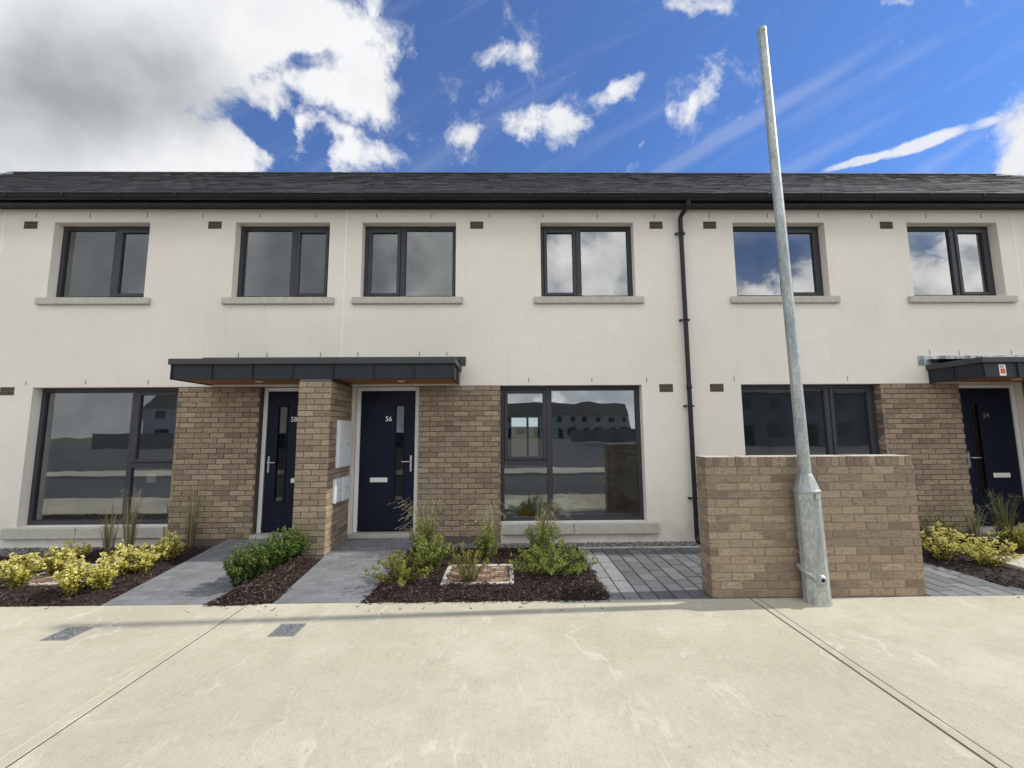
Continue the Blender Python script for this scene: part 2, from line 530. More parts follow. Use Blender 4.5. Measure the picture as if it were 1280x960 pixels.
for xa, xb in ((-29, -18), (-18, -12.2), (-12.2, -7.3), (-7.3, -2.428), (-2.428, 2.312), (2.312, 7.1), (7.1, 12), (12, 18), (18, 29)): slab(xa, xb)
tag(pv.build('pavement', M['concrete']), kind='structure')
jf = MB()
for xj in (-12.2, -7.3, -2.428, 2.312, 7.1, 12): jf.box(xj-.0055, xj+.0055, 2.05, PAV_Y-.01, -.03, -.0035, 0)
tag(jf.build('joint_filler', M['mulchbase']), kind='structure')
ms = MB()
ms.box(-2.428-.092, -2.428-.084, 2.06, PAV_Y - .02, -.003, .0022, 0)
ms.box(2.312+.072, 2.312+.0755, 2.06, PAV_Y - .02, -.003, .0016, 0, mat=1)
tag(ms.build('joint_trowel_lines', [M['ebed'], M['mulchbase']]), kind='structure')

def pathz(y): return .004 + .098*max(0, min(1, (y - 4.2)/2.0))
rp = random.Random(3)
pa = MB()
blocks(pa, 0, 0, PAV_Y+.004, 6.23, pathz, .2, .1, .004, lambda x, y: rp.gauss(.5, .2), rp,
       leftx=lambda y: -3.80 - .15*(y-4.2)/2, rightx=lambda y: -2.78 + .09*(y-4.2)/1.3 if y < 5.5 else -2.69)
tag(pa.build('paved_path', M['pathpaver']), kind='structure')
pb = MB()
blocks(pb, 0, 0, PAV_Y+.004, 6.23, pathz, .2, .1, .004, lambda x, y: rp.gauss(.5, .2), rp,
       leftx=lambda y: -2.21 - .06*min(1, (y-4.2)/1.3), rightx=lambda y: -1.37 + .12*(y-4.2)/1.7)
tag(pb.build('paved_path', M['pathpaver']), kind='structure')
pc = MB()
def ptone(x, y):
    if x < 1.25 and y < 5.8: return rp.uniform(.8, 1.0)
    if y < 4.45 and x < 1.5: return rp.uniform(.6, .95)
    return rp.choice((rp.uniform(0, .3), rp.uniform(.1, .45), rp.uniform(.1, .5), rp.uniform(.5, .72)))
columns(pc, .95, 4.05, PAV_Y+.004, 5.93, .004, .21, .165, .009, ptone, rp)
tag(pc.build('paved_bin_area', M['darkpaver']), kind='structure')
pd = MB()
columns(pd, 4.056, 5.2, PAV_Y+.004, 5.93, .004, .24, .165, .008, lambda x, y: rp.uniform(.45, .9), rp, rightx=lambda y: 5.16 - .16*(y-4.3))
blocks(pd, 6.7, 9.3, 5.8, 6.23, lambda y: .09, .2, .1, .004, lambda x, y: rp.uniform(.3, .7), rp)
tag(pd.build('paved_path', M['darkpaver']), kind='structure')
edg = MB()
edg.box(.95, 5.0, 5.935, 5.985, -.04, .012, .006)
tag(edg.build('paving_edging', M['plinth']), kind='structure')

# ------------------------------------------------------------------ houses
def wall_mesh(mb, x0, x1, z0, z1, holes, y, th):
    xs = sorted({x0, x1, *[h[0] for h in holes], *[h[1] for h in holes]})
    zs = sorted({z0, z1, *[h[2] for h in holes], *[h[3] for h in holes]})
    nx, nz = len(xs)-1, len(zs)-1
    def solid(i, k):
        if i < 0 or k < 0 or i >= nx or k >= nz: return None
        cx, cz = (xs[i]+xs[i+1])/2, (zs[k]+zs[k+1])/2
        return not any(h[0] < cx < h[1] and h[2] < cz < h[3] for h in holes)
    for i in range(nx):
        for k in range(nz):
            if not solid(i, k): continue
            a, b, c, d = xs[i], xs[i+1], zs[k], zs[k+1]
            mb.face([(a, y, c), (b, y, c), (b, y, d), (a, y, d)])
            mb.face([(a, y+th, c), (a, y+th, d), (b, y+th, d), (b, y+th, c)], mat=1)
            for (di, dk, e) in ((-1,0,0), (1,0,1), (0,-1,2), (0,1,3)):
                if solid(i+di, k+dk) is False or solid(i+di, k+dk) is None:
                    P = (((a,c),(a,d)), ((b,d),(b,c)), ((b,c),(a,c)), ((a,d),(b,d)))[e]
                    (pa_, qa), (pb_, qb) = P
                    ym = y + REC + .06
                    mb.face([(pa_, y, qa), (pb_, y, qb), (pb_, ym, qb), (pa_, ym, qa)])
                    mb.face([(pa_, ym, qa), (pb_, ym, qb), (pb_, y+th, qb), (pa_, y+th, qa)], mat=1)

def ring(mb, x0, x1, z0, z1, w, y0, y1, bev=.004, wb=None):
    wb = wb or w
    mb.box(x0, x0+w, y0, y1, z0, z1, bev); mb.box(x1-w, x1, y0, y1, z0, z1, bev)
    mb.box(x0+w, x1-w, y0+.001, y1, z0, z0+wb, bev); mb.box(x0+w, x1-w, y0+.001, y1, z1-w, z1, bev)

def pane(name, x0, x1, z0, z1, y, parent, m):
    p = MB(); p.face([(x0, y, z0), (x1, y, z0), (x1, y, z1), (x0, y, z1)])
    return p.build(name, m, parent)

def window(root, X, xa, xb, z0, z1, sash_low, kind, rnd, label=None):
    """X maps house coordinate to world; xa<xb in house coordinate, the opening sash sits on the xa side"""
    A, B = sorted((X(xa), X(xb))); left = X(xa) < X(xb)
    yf = FY + REC
    fr = MB(); w = .058
    ring(fr, A, B, z0, z1, w, yf, yf+.07)
    frac = .415 if kind == 'upper' else .345
    mx = X(xa + (xb-xa)*frac)
    mwid = .036
    fr.box(mx-mwid, mx+mwid, yf+.002, yf+.068, z0+w, z1-w, .004)
    sx0, sx1 = (A+w, mx-mwid) if left else (mx+mwid, B-w)
    zt = z0 + w
    if kind == 'ground':
        zt = z0 + (z1-z0)*.425
        fr.box(sx0, sx1, yf+.003, yf+.067, zt-.035, zt+.035, .004)
        zt += .035
    # drainage slots are part of the frame's look
    fo = fr.build('window', M['frame'], root)
    if label: fo['label'] = label
    gm = M['glass_upper'] if kind == 'upper' else M['glass']
    sh = MB(); ring(sh, sx0+.003, sx1-.003, zt+.003, z1-w-.003, .05, yf-.014, yf+.05, .006)
    so = sh.build('sash', M['frame'], fo)
    pane('pane', sx0+.053, sx1-.053, zt+.053, z1-w-.053, yf+.02, fo, gm)
    if kind == 'ground':
        pane('pane', sx0, sx1, z0+w, zt-.07, yf+.03, fo, gm)
    fx0, fx1 = (mx+mwid, B-w) if left else (A+w, mx-mwid)
    pane('pane', fx0, fx1, z0+w, z1-w, yf+.03, fo, gm)
    gb = MB(); ring(gb, fx0, fx1, z0+w, z1-w, .012, yf+.012, yf+.028, 0)
    gb.build('glazing_gasket', M['black'], fo)
    hd = MB()
    hx = (sx1-.03) if left else (sx0+.03)
    hd.box(hx-.012, hx+.012, yf+.05, yf+.075, (zt+z1)/2-.02, (zt+z1)/2+.02, .004)
    hd.box(hx-.009, hx+.009, yf+.075, yf+.09, (zt+z1)/2-.12, (zt+z1)/2+.01, .004)
    hd.build('window_handle', M['white'], fo)
    # inner board
    ib = MB(); ib.box(A-.03, B+.03, yf+.072, FY+WT+.05, z0-.03, z0+.002, .006)
    ib.build('window_board', M['white'], fo)
    sl = MB()
    if kind == 'upper':
        sl.box(A-.115, B+.115, FY-.05, yf-.002, z0-.106, z0-.003, .007)
    else:
        e0, e1 = (A+.012, B+.15) if left else (A-.15, B-.012)
        m = e0 + (e1-e0)*.46
        sl.box(e0, m-.003, FY-.06, yf-.002, z0-.155, z0-.003, .008)
        sl.box(m+.003, e1, FY-.06, yf-.002, z0-.155, z0-.003, .008)
    sl.build('sill', M['sill'], fo)
    return fo

def text_mesh(name, body, size, loc, parent, m):
    cu = bpy.data.curves.new(name, 'FONT'); cu.body = body; cu.size = size; cu.extrude = .004
    cu.align_x = 'CENTER'; cu.align_y = 'CENTER'
    tmp = bpy.data.objects.new('tmp_text', cu); col.objects.link(tmp)
    bpy.context.view_layer.update()
    me = bpy.data.meshes.new_from_object(tmp.evaluated_get(bpy.context.evaluated_depsgraph_get()))
    bpy.data.objects.remove(tmp)
    me.materials.clear(); me.materials.append(m)
    off = OFF[parent.name]
    me.transform(Matrix.Translation(V(loc) - off) @ Matrix.Rotation(pi/2, 4, 'X'))
    o = bpy.data.objects.new(name, me); link(o, parent); OFF[o.name] = off
    return o

def door(root, X, left, number, rnd):
    """white frame with a navy slab door, glazed slot on the lock side"""
    yf = FY + .085
    a, b = sorted((X(.225), X(1.155)))
    z0, z1 = .155, 2.262
    f = MB()
    f.box(a, a+.058, yf, yf+.09, z0, z1, .004); f.box(b-.058, b, yf, yf+.09, z0, z1, .004)
    f.box(a+.058, b-.058, yf+.001, yf+.09, z1-.055, z1, .004)
    f.build('door_frame', M['white'], root)
    th = MB(); th.box(a-.03, b+.03, FY-.03, yf+.1, .085, z0-.002, .006)
    th.build('threshold', M['plinth'], root)
    la, lb = a+.061, b-.061; zl0, zl1 = z0+.025, z1-.058
    yd = yf + .022
    # slot position: towards the lock side (house coordinate max)
    W = lb - la
    s0, s1 = (lb-.285, lb-.165) if left else (la+.165, la+.285)
    sz0, sz1 = zl0+.42, zl0+1.80
    d = MB()
    wall_mesh_d(d, la, lb, zl0, zl1, (s0, s1, sz0, sz1), yd, .05)
    d.box(la, lb, yd-.012, yd-.002, zl0+.001, zl0+.07, .003)
    do = d.build('door', M['navy'], root)
    mo = MB(); ring(mo, s0-.022, s1+.022, sz0-.022, sz1+.022, .024, yd-.012, yd+.004, .005)
    mo.build('glazing_trim', M['navy'], do)
    pane('glazing', s0, s1, sz0, sz1, yd+.012, do, M['glass_door'])
    lt = MB(); cx = la + W*.36 if left else lb - W*.36
    lz = zl0 + .715
    lt.box(cx-.128, cx+.128, yd-.014, yd-.001, lz-.034, lz+.034, .006)
    lt.build('letterbox', M['white'], do)
    h = MB(); hx = lb-.052 if left else la+.052; hz = zl0 + .95; dr = -1 if left else 1
    h.box(hx-.016, hx+.016, yd-.012, yd-.001, hz-.12, hz+.12, .005)
    h.tube([(hx, yd-.012, hz+.03), (hx, yd-.055, hz+.03), (hx+dr*.02, yd-.06, hz+.03), (hx+dr*.125, yd-.06, hz+.03)], .0095, 8)
    h.lathe((hx, yd-.012, hz-.055), [(.011, 0), (.011, .008)], 12, axis=(0, -1, 0))
    h.build('handle', M['steel'], do)
    if number:
        nx = cx + (.125 if left else -.125)
        text_mesh('door_number', number, .10, (nx, yd-.006, zl0+1.605), do, M['steel'])
    return do

def wall_mesh_d(mb, x0, x1, z0, z1, h, y, th):
    xs = (x0, h[0], h[1], x1); zs = (z0, h[2], h[3], z1)
    for i in range(3):
        for k in range(3):
            if i == 1 and k == 1: continue
            mb.face([(xs[i], y, zs[k]), (xs[i+1], y, zs[k]), (xs[i+1], y, zs[k+1]), (xs[i], y, zs[k+1])])
    # edges and slot sides, back plate
    mb.face([(x0, y, z0), (x0, y, z1), (x0, y+th, z1), (x0, y+th, z0)]); mb.face([(x1, y, z1), (x1, y, z0), (x1, y+th, z0), (x1, y+th, z1)])
    mb.face([(x0, y, z1), (x1, y, z1), (x1, y+th, z1), (x0, y+th, z1)]); mb.face([(x0, y, z0), (x0, y+th, z0), (x1, y+th, z0), (x1, y, z0)])
    a, b, c, d = h
    for p, q in (((a,c),(a,d)), ((a,d),(b,d)), ((b,d),(b,c)), ((b,c),(a,c))):
        mb.face([(p[0], y, p[1]), (p[0], y+th, p[1]), (q[0], y+th, q[1]), (q[0], y, q[1])])

RIDGE_Y, RIDGE_Z, EAVE_Y, EAVE_Z = 10.5, 8.376, 5.985, 5.125
def house(x0, x1, mirrored, label, number, seed, rear_open=False, minor=False):
    rnd = random.Random(seed)
    root = thing('terraced_house', ((x0+x1)/2, FY, 0), label, 'house', 'two storey terraced houses')
    X = (lambda u: x1 - u) if mirrored else (lambda u: x0 + u)
    left = not mirrored
    S = lambda a, b: tuple(sorted((X(a), X(b))))
    up1, up2, gw = S(.25, 1.69), S(2.995, 4.44), S(2.365, 4.475)
    dr, pn = S(.215, 1.165), S(1.165, 2.345)
    ZU0, ZU1, ZG0, ZG1, ZB = 3.62, 4.815, .287, 2.272, .10
    mid = S(1.165, 2.365)
    holes = [(*up1, ZU0, ZU1), (*up2, ZU0, ZU1), (*gw, ZG0, ZG1), (*dr, ZB, ZG1), (*mid, ZB, ZG1)]
    w = MB(); wall_mesh(w, x0, x1, .132, 5.03, [(h[0], h[1], max(h[2], .132) if h[2] > .132 else .0, h[3]) for h in holes], FY, WT)
    w.build('wall', [M['render'], M['plaster']], root)
    for u0, u1 in ((2.365, x1-x0), (0, .215)):
        p = MB(); a, b = S(u0, u1)
        p.box(a, b, FY+.012, FY+.3, -.1, .131, .003); p.build('plinth', M['plinth'], root)
    # brick panel beside the door: mortar bed plus single bricks
    bp = MB()
    bp.box(mid[0]+.001, mid[1]-.001, FY+.0095, FY+.24, -.06, ZG1-.001, 0)
    bo = bp.build('brick_panel', M['mortar'], root)
    bk = MB()
    brickface(bk, (mid[0], FY, ZB), (1,0,0), (0,-1,0), mid[1]-mid[0], ZB, ZG1-.004, rnd=rnd, shift=-.06)
    e = X(2.365)
    nrm = (1, 0, 0) if left else (-1, 0, 0)
    brickface(bk, (e + (.001 if left else -.001), FY, ZG0), (0,1,0), nrm, .13, ZG0, ZG1-.004, rnd=rnd)
    bk.build('bricks', M['brick'], bo)
    # windows and door
    window(root, X, .25, 1.69, ZU0, ZU1, None, 'upper', rnd)
    window(root, X, 2.995, 4.44, ZU0, ZU1, None, 'upper', rnd)
    window(root, X, 2.365, 4.475, ZG0, ZG1, None, 'ground', rnd)
    door(root, X, left, number, rnd)
    # clay air bricks with two rows of slots
    for u, z in ((2.01, 4.77), (4.80, 4.77), (4.84, 2.22)):
        ab = MB(); cx = X(u)
        ab.box(cx-.103, cx+.103, FY-.004, FY+.02, z-.06, z+.06, .003, tone=.5)
        for k in range(7):
            for zz in (z-.028, z+.028):
                ab.box(cx-.09+k*.027, cx-.09+k*.027+.014, FY-.0065, FY-.003, zz-.018, zz+.018, 0, tone=0)
        ab.build('air_brick', M['airbrick'], root)
    # weep vents: small plastic ticks over the lintels and under the eaves
    spots = [(u, 4.925) for u in (.48, 1.34, 2.2, 3.05, 3.9, 4.77)] + [(u, 2.345) for u in (2.83, 3.7, 4.57)] + [(u, 2.745) for u in (.28, 1.13, 1.56)]
    for u, z in spots:
        wv = MB(); cx = X(u) + rnd.uniform(-.04, .04); zz = z + rnd.uniform(-.006, .006)
        wv.box(cx-.006, cx+.006, FY-.003, FY+.01, zz-.034, zz+.034, .002)
        wv.build('weep_vent', M['weep'], root)
    bd = MB(); bd.box(x0-.009, x0+.009, FY-.005, FY+.01, .14, 5.02, .002); bd.build('movement_joint', M['bead'], root)
    # eaves
    sf = MB(); sf.box(x0, x1, 6.06, FY+.01, 5.024, 5.042, 0); sf.build('soffit', M['gutter'], root)
    fa = MB(); fa.box(x0, x1, 6.035, 6.058, 5.012, 5.17, .004); fa.build('fascia', M['gutter'], root)
    gt = MB()
    n = 10; gy, gz, gr = 5.972, 5.098, .056
    prof = [(gy + gr*cos(pi + pi*k/n), gz + gr*sin(pi + pi*k/n)*1.15) for k in range(n+1)]
    prof = [(prof[0][0]-.006, gz+.012), (prof[0][0]-.006, gz-.002)] + prof
    gt.grid([[(x0+.001, y, z) for y, z in prof], [(x1-.001, y, z) for y, z in prof]])
    gt.grid([[(x0+.001, y+(.005 if y < gy else -.005), z+.005) for y, z in prof][::-1], [(x1-.001, y+(.005 if y < gy else -.005), z+.005) for y, z in prof][::-1]])
    go = gt.build('gutter', M['gutter'], root)
    br = x0 + .35
    while br < x1:
        gb = MB()
        pr = [(gy + (gr+.006)*cos(pi + pi*k/n), gz + (gr+.006)*sin(pi + pi*k/n)*1.15) for k in range(n+1)]
        gb.grid([[(br-.011, y, z) for y, z in pr], [(br+.011, y, z) for y, z in pr]])
        gb.box(br-.011, br+.011, gy-gr-.012, gy-gr-.006, gz-.02, gz+.016, 0)
        gb.build('gutter_bracket', M['gutter'], go)
        br += .82
    # slate roof, course by course
    rf = MB(); slope = (RIDGE_Z-EAVE_Z)/(RIDGE_Y-EAVE_Y); Ls = sqrt(1+slope*slope)
    gauge = .225/Ls; y = EAVE_Y; r = 0
    ox = x0 % .3
    while y < RIDGE_Y:
        ye = min(y + gauge*1.25, RIDGE_Y)
        xx = x0 - (.15 if r % 2 else 0)
        while xx < x1:
            a, b = max(xx+.0025, x0), min(xx+.2975, x1)
            if b - a > .02:
                lift = .012 + rnd.uniform(0, .006); t = min(1, max(0, rnd.gauss(.45, .28)))
                z0_, z1_ = EAVE_Z + (y-EAVE_Y)*slope, EAVE_Z + (ye-EAVE_Y)*slope
                sk = rnd.uniform(-.006, .006)
                rf.face([(a, y+sk, z0_+lift), (b, y+sk, z0_+lift), (b, ye, z1_), (a, ye, z1_)], t)
                rf.face([(a, y+sk, z0_+lift-.009), (b, y+sk, z0_+lift-.009), (b, y+sk, z0_+lift), (a, y+sk, z0_+lift)], min(1, t+.25))
            xx += .3
        y += gauge; r += 1
    rf.face([(x0, EAVE_Y+.06, EAVE_Z-.005), (x1, EAVE_Y+.06, EAVE_Z-.005), (x1, RIDGE_Y, RIDGE_Z-.03), (x0, RIDGE_Y, RIDGE_Z-.03)], .2)
    rf.face([(x0, RIDGE_Y, RIDGE_Z-.01), (x1, RIDGE_Y, RIDGE_Z-.01), (x1, 2*RIDGE_Y-EAVE_Y, EAVE_Z), (x0, 2*RIDGE_Y-EAVE_Y, EAVE_Z)], .4)
    ro = rf.build('roof', M['slate'], root)
    rg = MB(); xx = x0
    while xx < x1 - .02:
        e = min(xx+.45, x1)
        rg.grid([[(xx+.002, RIDGE_Y-.17, RIDGE_Z-.095), (xx+.002, RIDGE_Y-.015, RIDGE_Z+.026), (xx+.002, RIDGE_Y+.17, RIDGE_Z-.095)],
                 [(e, RIDGE_Y-.17, RIDGE_Z-.10), (e, RIDGE_Y-.015, RIDGE_Z+.021), (e, RIDGE_Y+.17, RIDGE_Z-.10)]], tone=rnd.uniform(.5, .8), smooth=False)
        xx += .45
    rg.build('ridge_tiles', M['slate'], ro)
    # rooms behind the glass
    it = MB(); yb = 14.6; i0, i1 = x0+.12, x1-.12; yi = FY+WT
    def room(a, b, y0, y1, z0, z1, hole=None):
        it.face([(a, y0, z0), (b, y0, z0), (b, y1, z0), (a, y1, z0)], mat=1)
        it.face([(a, y0, z1), (a, y1, z1), (b, y1, z1), (b, y0, z1)])
        it.face([(a, y0, z0), (a, y1, z0), (a, y1, z1), (a, y0, z1)]); it.face([(b, y0, z0), (b, y0, z1), (b, y1, z1), (b, y1, z0)])
        if hole is None: it.face([(a, y1, z0), (b, y1, z0), (b, y1, z1), (a, y1, z1)])
        else:
            xs = (a, hole[0], hole[1], b); zs = (z0, hole[2], hole[3], z1)
            for i in range(3):
                for k in range(3):
                    if i == 1 and k == 1: continue
                    it.face([(xs[i], y1, zs[k]), (xs[i+1], y1, zs[k]), (xs[i+1], y1, zs[k+1]), (xs[i], y1, zs[k+1])])
    pu = X(2.25)
    ga, gb_ = (pu, i1) if left else (i0, pu)
    ha, hb = sorted((X(.12), X(2.2))); room(ha, hb, yi, yi+4.0, .13, 2.55)
    if rear_open:
        room(ga, gb_, yi, 13.4, .15, 2.55, (.08, 1.05, .62, 2.08))
    else:
        room(ga, gb_, yi, yi+4.4, .15, 2.55)
    for ca, cb in ((X(.12), X(2.3)), (X(2.36), X(5.08))):
        ca, cb = sorted((ca, cb)); room(ca, cb, yi, yi+3.4, 2.85, 4.98)
    io = it.build('interior', [M['plaster'], M['floor']], root)
    if rear_open:
        wf = MB(); ring(wf, .08, 1.05, .62, 2.08, .07, 13.36, 13.44); wf.box(.62, .69, 13.37, 13.43, .69, 2.01, 0)
        wf.build('rear_window_frame', M['frame'], root)
    bw = MB(); bw.face([(x0, 14.9, 0), (x0, 14.9, 5.1), (x1, 14.9, 5.1), (x1, 14.9, 0)])
    return root

H58 = house(-7.66, -2.46, True, 'terraced house left of the brick pier with navy door numbered 58', '58', 58)
H56 = house(-2.46, 2.755, False, 'middle terraced house with navy door numbered 56, left of the black downpipe', '56', 56, rear_open=True)
H54 = house(2.755, 7.98, True, 'terraced house behind the brick wall and lamp post with door numbered 54', '54', 54)
HL = house(-12.86, -7.66, False, 'end of the terrace cut off at the left edge, beyond the white joint', None, 60)
HR = house(7.98, 13.2, False, 'next house of the terrace cut off at the right edge', None, 52)

# notices taped inside the ground floor window of 58
for (x, z) in ((-5.98, .86), (-5.52, .90)):
    nt = MB(); nt.box(x-.075, x+.075, 7.30, 7.303, z-.09, z+.07, 0)
    nt.tube([(x-.13, 7.302, z+.085), (x+.13, 7.302, z+.10)], .004, 6)
    tag(nt.build('paper_notice', M['paper'], loc=(x, 7.30, z-.09)), 'white paper notice on a string inside the left ground floor window, ' + ('left one of two' if x < -5.7 else 'right one of two'), 'notice', 'paper notices in the window')
    OFF

# ------------------------------------------------------------------ canopies and pier
def canopy(x0, x1, zf, label, lead_left, downl, sticker=None):
    root = thing('porch_canopy', ((x0+x1)/2, FY, zf), label, 'canopy', 'flat porch canopies over the doors')
    yf = 5.50; z1 = zf + .195
    f = MB()
    f.box(x0, x1, yf, yf+.03, zf, z1, .003); f.box(x0, x0+.03, yf+.03, FY, zf, z1, .003); f.box(x1-.03, x1, yf+.03, FY, zf, z1, .003)
    n = 7
    for k in range(n+1):
        xx = x0 + (x1-x0)*k/n
        xx = min(max(xx, x0+.006), x1-.006)
        f.box(xx-.006, xx+.006, yf-.018, yf+.002, zf+.002, z1, .002)
    for xx, s in ((x0, -1), (x1, 1)):
        for yy in (yf+.012, yf+.37):
            f.box(xx+s*.016, xx-s*.002, yy-.006, yy+.006, zf+.002, z1, .002)
    f.build('fascia', M['zinc'], root)
    c = MB()
    c.box(x0-.03, x1+.03, yf-.035, yf+.1, z1, z1+.078, .006); c.box(x0-.03, x0+.1, yf+.1, FY-.002, z1, z1+.078, .006); c.box(x1-.1, x1+.03, yf+.1, FY-.002, z1, z1+.078, .006)
    c.face([(x0, yf+.06, z1+.07), (x1, yf+.06, z1+.07), (x1, FY, z1+.17), (x0, FY, z1+.17)])
    c.build('cap', M['zinc_cap'], root)
    l = MB()
    a, b = x0-.13, x1+.09
    l.face([(a, FY-.012, z1+.085), (b, FY-.012, z1+.085), (b, FY-.012, z1+.222), (a, FY-.012, z1+.222)])
    l.face([(a, FY-.012, z1+.222), (b, FY-.012, z1+.222), (b, FY+.002, z1+.226), (a, FY+.002, z1+.226)])
    l.face([(a, FY-.012, z1+.085), (a, FY-.012, z1+.222), (a, FY, z1+.226), (a, FY, z1+.085)])
    l.face([(x0, FY-.012, z1+.17), (x1, FY-.012, z1+.17), (x1, FY-.2, z1+.145), (x0, FY-.2, z1+.145)])
    l.build('flashing', M['lead'] if lead_left else M['zinc_cap'], root)
    s = MB(); s.box(x0+.03, x1-.03, yf+.03, FY-.003, zf+.012, zf+.03, 0)
    so = s.build('soffit', M['soffit'], root)
    for x in downl:
        d = MB(); d.lathe((x, 5.86, zf+.013), [(.052, 0), (.05, -.008), (.036, -.010), (.034, -.002)], 20)
        d.build('downlight', M['white'], root)
    if sticker:
        sx = sticker; k = MB()
        k.face([(sx-.045, yf-.0035, zf+.02), (sx+.045, yf-.0035, zf+.02), (sx+.045, yf-.0035, zf+.17), (sx-.045, yf-.0035, zf+.17)], mat=0)
        k.face([(sx-.032, yf-.005, zf+.045), (sx+.032, yf-.005, zf+.045), (sx+.032, yf-.005, zf+.115), (sx-.032, yf-.005, zf+.115)], mat=1)
        for q in range(3):
            k.box(sx-.034, sx+.03-.008*q, yf-.005, yf-.004, zf+.128+q*.012, zf+.134+q*.012, 0, mat=2)
        k.build('warning_label', [M['paper'], M['red'], M['black']], root)
    return root
canopy(-4.365, -.695, 2.287, 'long dark zinc porch canopy on the brick pier between doors 58 and 56', False, (-3.43, -1.47))
canopy(6.36, 9.62, 2.272, 'dark zinc porch canopy at the right edge with pale lead flashing and a red label', True, (7.24,), sticker=6.62)

def pier(px0, px1, label, boxes):
    py0 = 5.47
    root = thing('brick_pier', ((px0+px1)/2, py0, 0), label, 'pier', 'brick piers between paired doors')
    rnd = random.Random(int(px0*10)+90)
    m = MB(); m.box(px0+.007, px1-.007, py0+.007, FY+.2, -.04, 2.283, 0); core = m.build('core', M['mortar'], root)
    b = MB()
    brickface(b, (px0, py0, .05), (1,0,0), (0,-1,0), px1-px0, .0, 2.25, rnd=rnd, shift=-.004, L=(px1-px0)/2-.01)
    brickface(b, (px1, py0, .05), (0,1,0), (1,0,0), FY-py0+.06, .0, 2.25, rnd=rnd, first_half=1, shift=0)
    brickface(b, (px0, py0, .05), (0,1,0), (-1,0,0), FY-py0+.06, .0, 2.25, rnd=rnd, first_half=1, shift=0)
    b.build('bricks', M['brick'], root)
    for (y0, y1, z0, z1, lab) in boxes:
        k = MB(); k.box(px1-.004, px1+.035, y0, y1, z0, z1, .006)
        k.box(px1+.035, px1+.041, y0+.025, y1-.025, z0+.025, z1-.025, .003)
        o = k.build('meter_box', M['box'], root); o['label'] = lab
        h = MB(); h.lathe((px1+.041, (y0+y1)/2+.3*(y1-y0)/2, (z0+z1)/2), [(.011, 0), (.011, .003)], 10, axis=(1,0,0))
        h.build('lock', M['black'], o)
pier(-2.69, -2.272, 'brick pier carrying the porch canopy between the navy doors 58 and 56', (
    (5.70, 6.19, 1.12, 1.755, 'tall white meter box'), (5.645, 5.84, .67, .98, 'small cream box nearest the street'), (5.90, 6.14, .66, .98, 'small white box by the door frame')))
pier(7.77, 8.19, 'brick pier under the right hand porch canopy, beyond door 54', ())

# ------------------------------------------------------------------ downpipe
root = thing('downpipe', (2.70, 6.17, 0), 'black plastic downpipe with an offset bend running down the front right of house 56', 'downpipe')
d = MB()
d.lathe((2.742, 5.972, 4.955), [(.036, 0), (.036, .08), (.06, .10)], 18, cap=(True, False))
d.tube([(2.742, 5.972, 5.0), (2.742, 5.974, 4.965), (2.738, 5.99, 4.945), (2.712, 6.12, 4.895), (2.702, 6.165, 4.872), (2.70, 6.175, 4.84), (2.70, 6.175, 4.6)], .034, 16)
d.build('offset_bend', M['gutter'], root)
d = MB(); d.tube([(2.70, 6.175, 4.62), (2.70, 6.175, .09)], .0335, 18)
d.lathe((2.70, 6.175, 4.57), [(.034, 0), (.040, .004), (.040, .06), (.034, .064)], 18)
d.lathe((2.70, 6.175, 2.2), [(.034, 0), (.040, .004), (.040, .06), (.034, .064)], 18)
d.build('pipe', M['gutter'], root)
d = MB(); d.tube([(2.70, 6.175, .12), (2.70, 6.17, .07), (2.70, 6.14, .03), (2.70, 6.08, .012)], .035, 14)
d.build('shoe', M['gutter'], root)
for z in (4.62, 3.25, 1.95, .62):
    b = MB(); b.lathe((2.70, 6.175, z-.012), [(.034, 0), (.041, .002), (.041, .022), (.034, .024)], 16)
    b.box(2.62, 2.66, 6.19, FY, z-.012, z+.012, .003); b.box(2.74, 2.775, 6.19, FY, z-.012, z+.012, .003)
    b.build('bracket', M['gutter'], root)

# ------------------------------------------------------------------ free standing brick wall
wx0, wx1, wy0, wy1, wh = 1.955, 4.028, 4.20, 4.415, 1.335
root = thing('brick_wall', ((wx0+wx1)/2, wy0, 0), 'free standing buff brick wall with a brick-on-edge top behind the lamp post', 'wall')
rw = random.Random(21)
m = MB(); m.box(wx0+.0075, wx1-.0075, wy0+.0075, wy1-.0075, -.04, wh-.012, 0); m.build('core', m_mortar((.255, .215, .165)), root)
b = MB()
zc = wh - .106
W = wx1 - wx0
brickface(b, (wx0, wy0, 0), (1,0,0), (0,-1,0), W, 0, zc, course=.0768, rnd=rw, shift=-.03)
brickface(b, (wx1, wy1, 0), (-1,0,0), (0,1,0), W, 0, zc, course=.0768, rnd=rw)
brickface(b, (wx0, wy1, 0), (0,-1,0), (-1,0,0), wy1-wy0, 0, zc, course=.0768, rnd=rw, L=.205)
brickface(b, (wx1, wy0, 0), (0,1,0), (1,0,0), wy1-wy0, 0, zc, course=.0768, rnd=rw, L=.205)
b.build('bricks', M['brick'], root)
c = MB(); n = 28; p = W/n
for k in range(n):
    a = wx0 + k*p
    t = min(1, max(0, rw.gauss(.45, .3)))
    c.box(a+.005+rw.uniform(-.002, .002), a+p-.005+rw.uniform(-.002, .002), wy0+rw.uniform(-.003, .002), wy1+rw.uniform(-.002, .003), zc+.006, wh-.004+rw.uniform(-.002, .001), .005, tone=t)
c.build('coping_bricks', M['brick'], root)
c = MB(); c.box(wx0+.003, wx1-.003, wy0+.003, wy1-.003, wh-.011, wh-.0035, .002); c.build('mortar_cap', M['frameconc'], root)

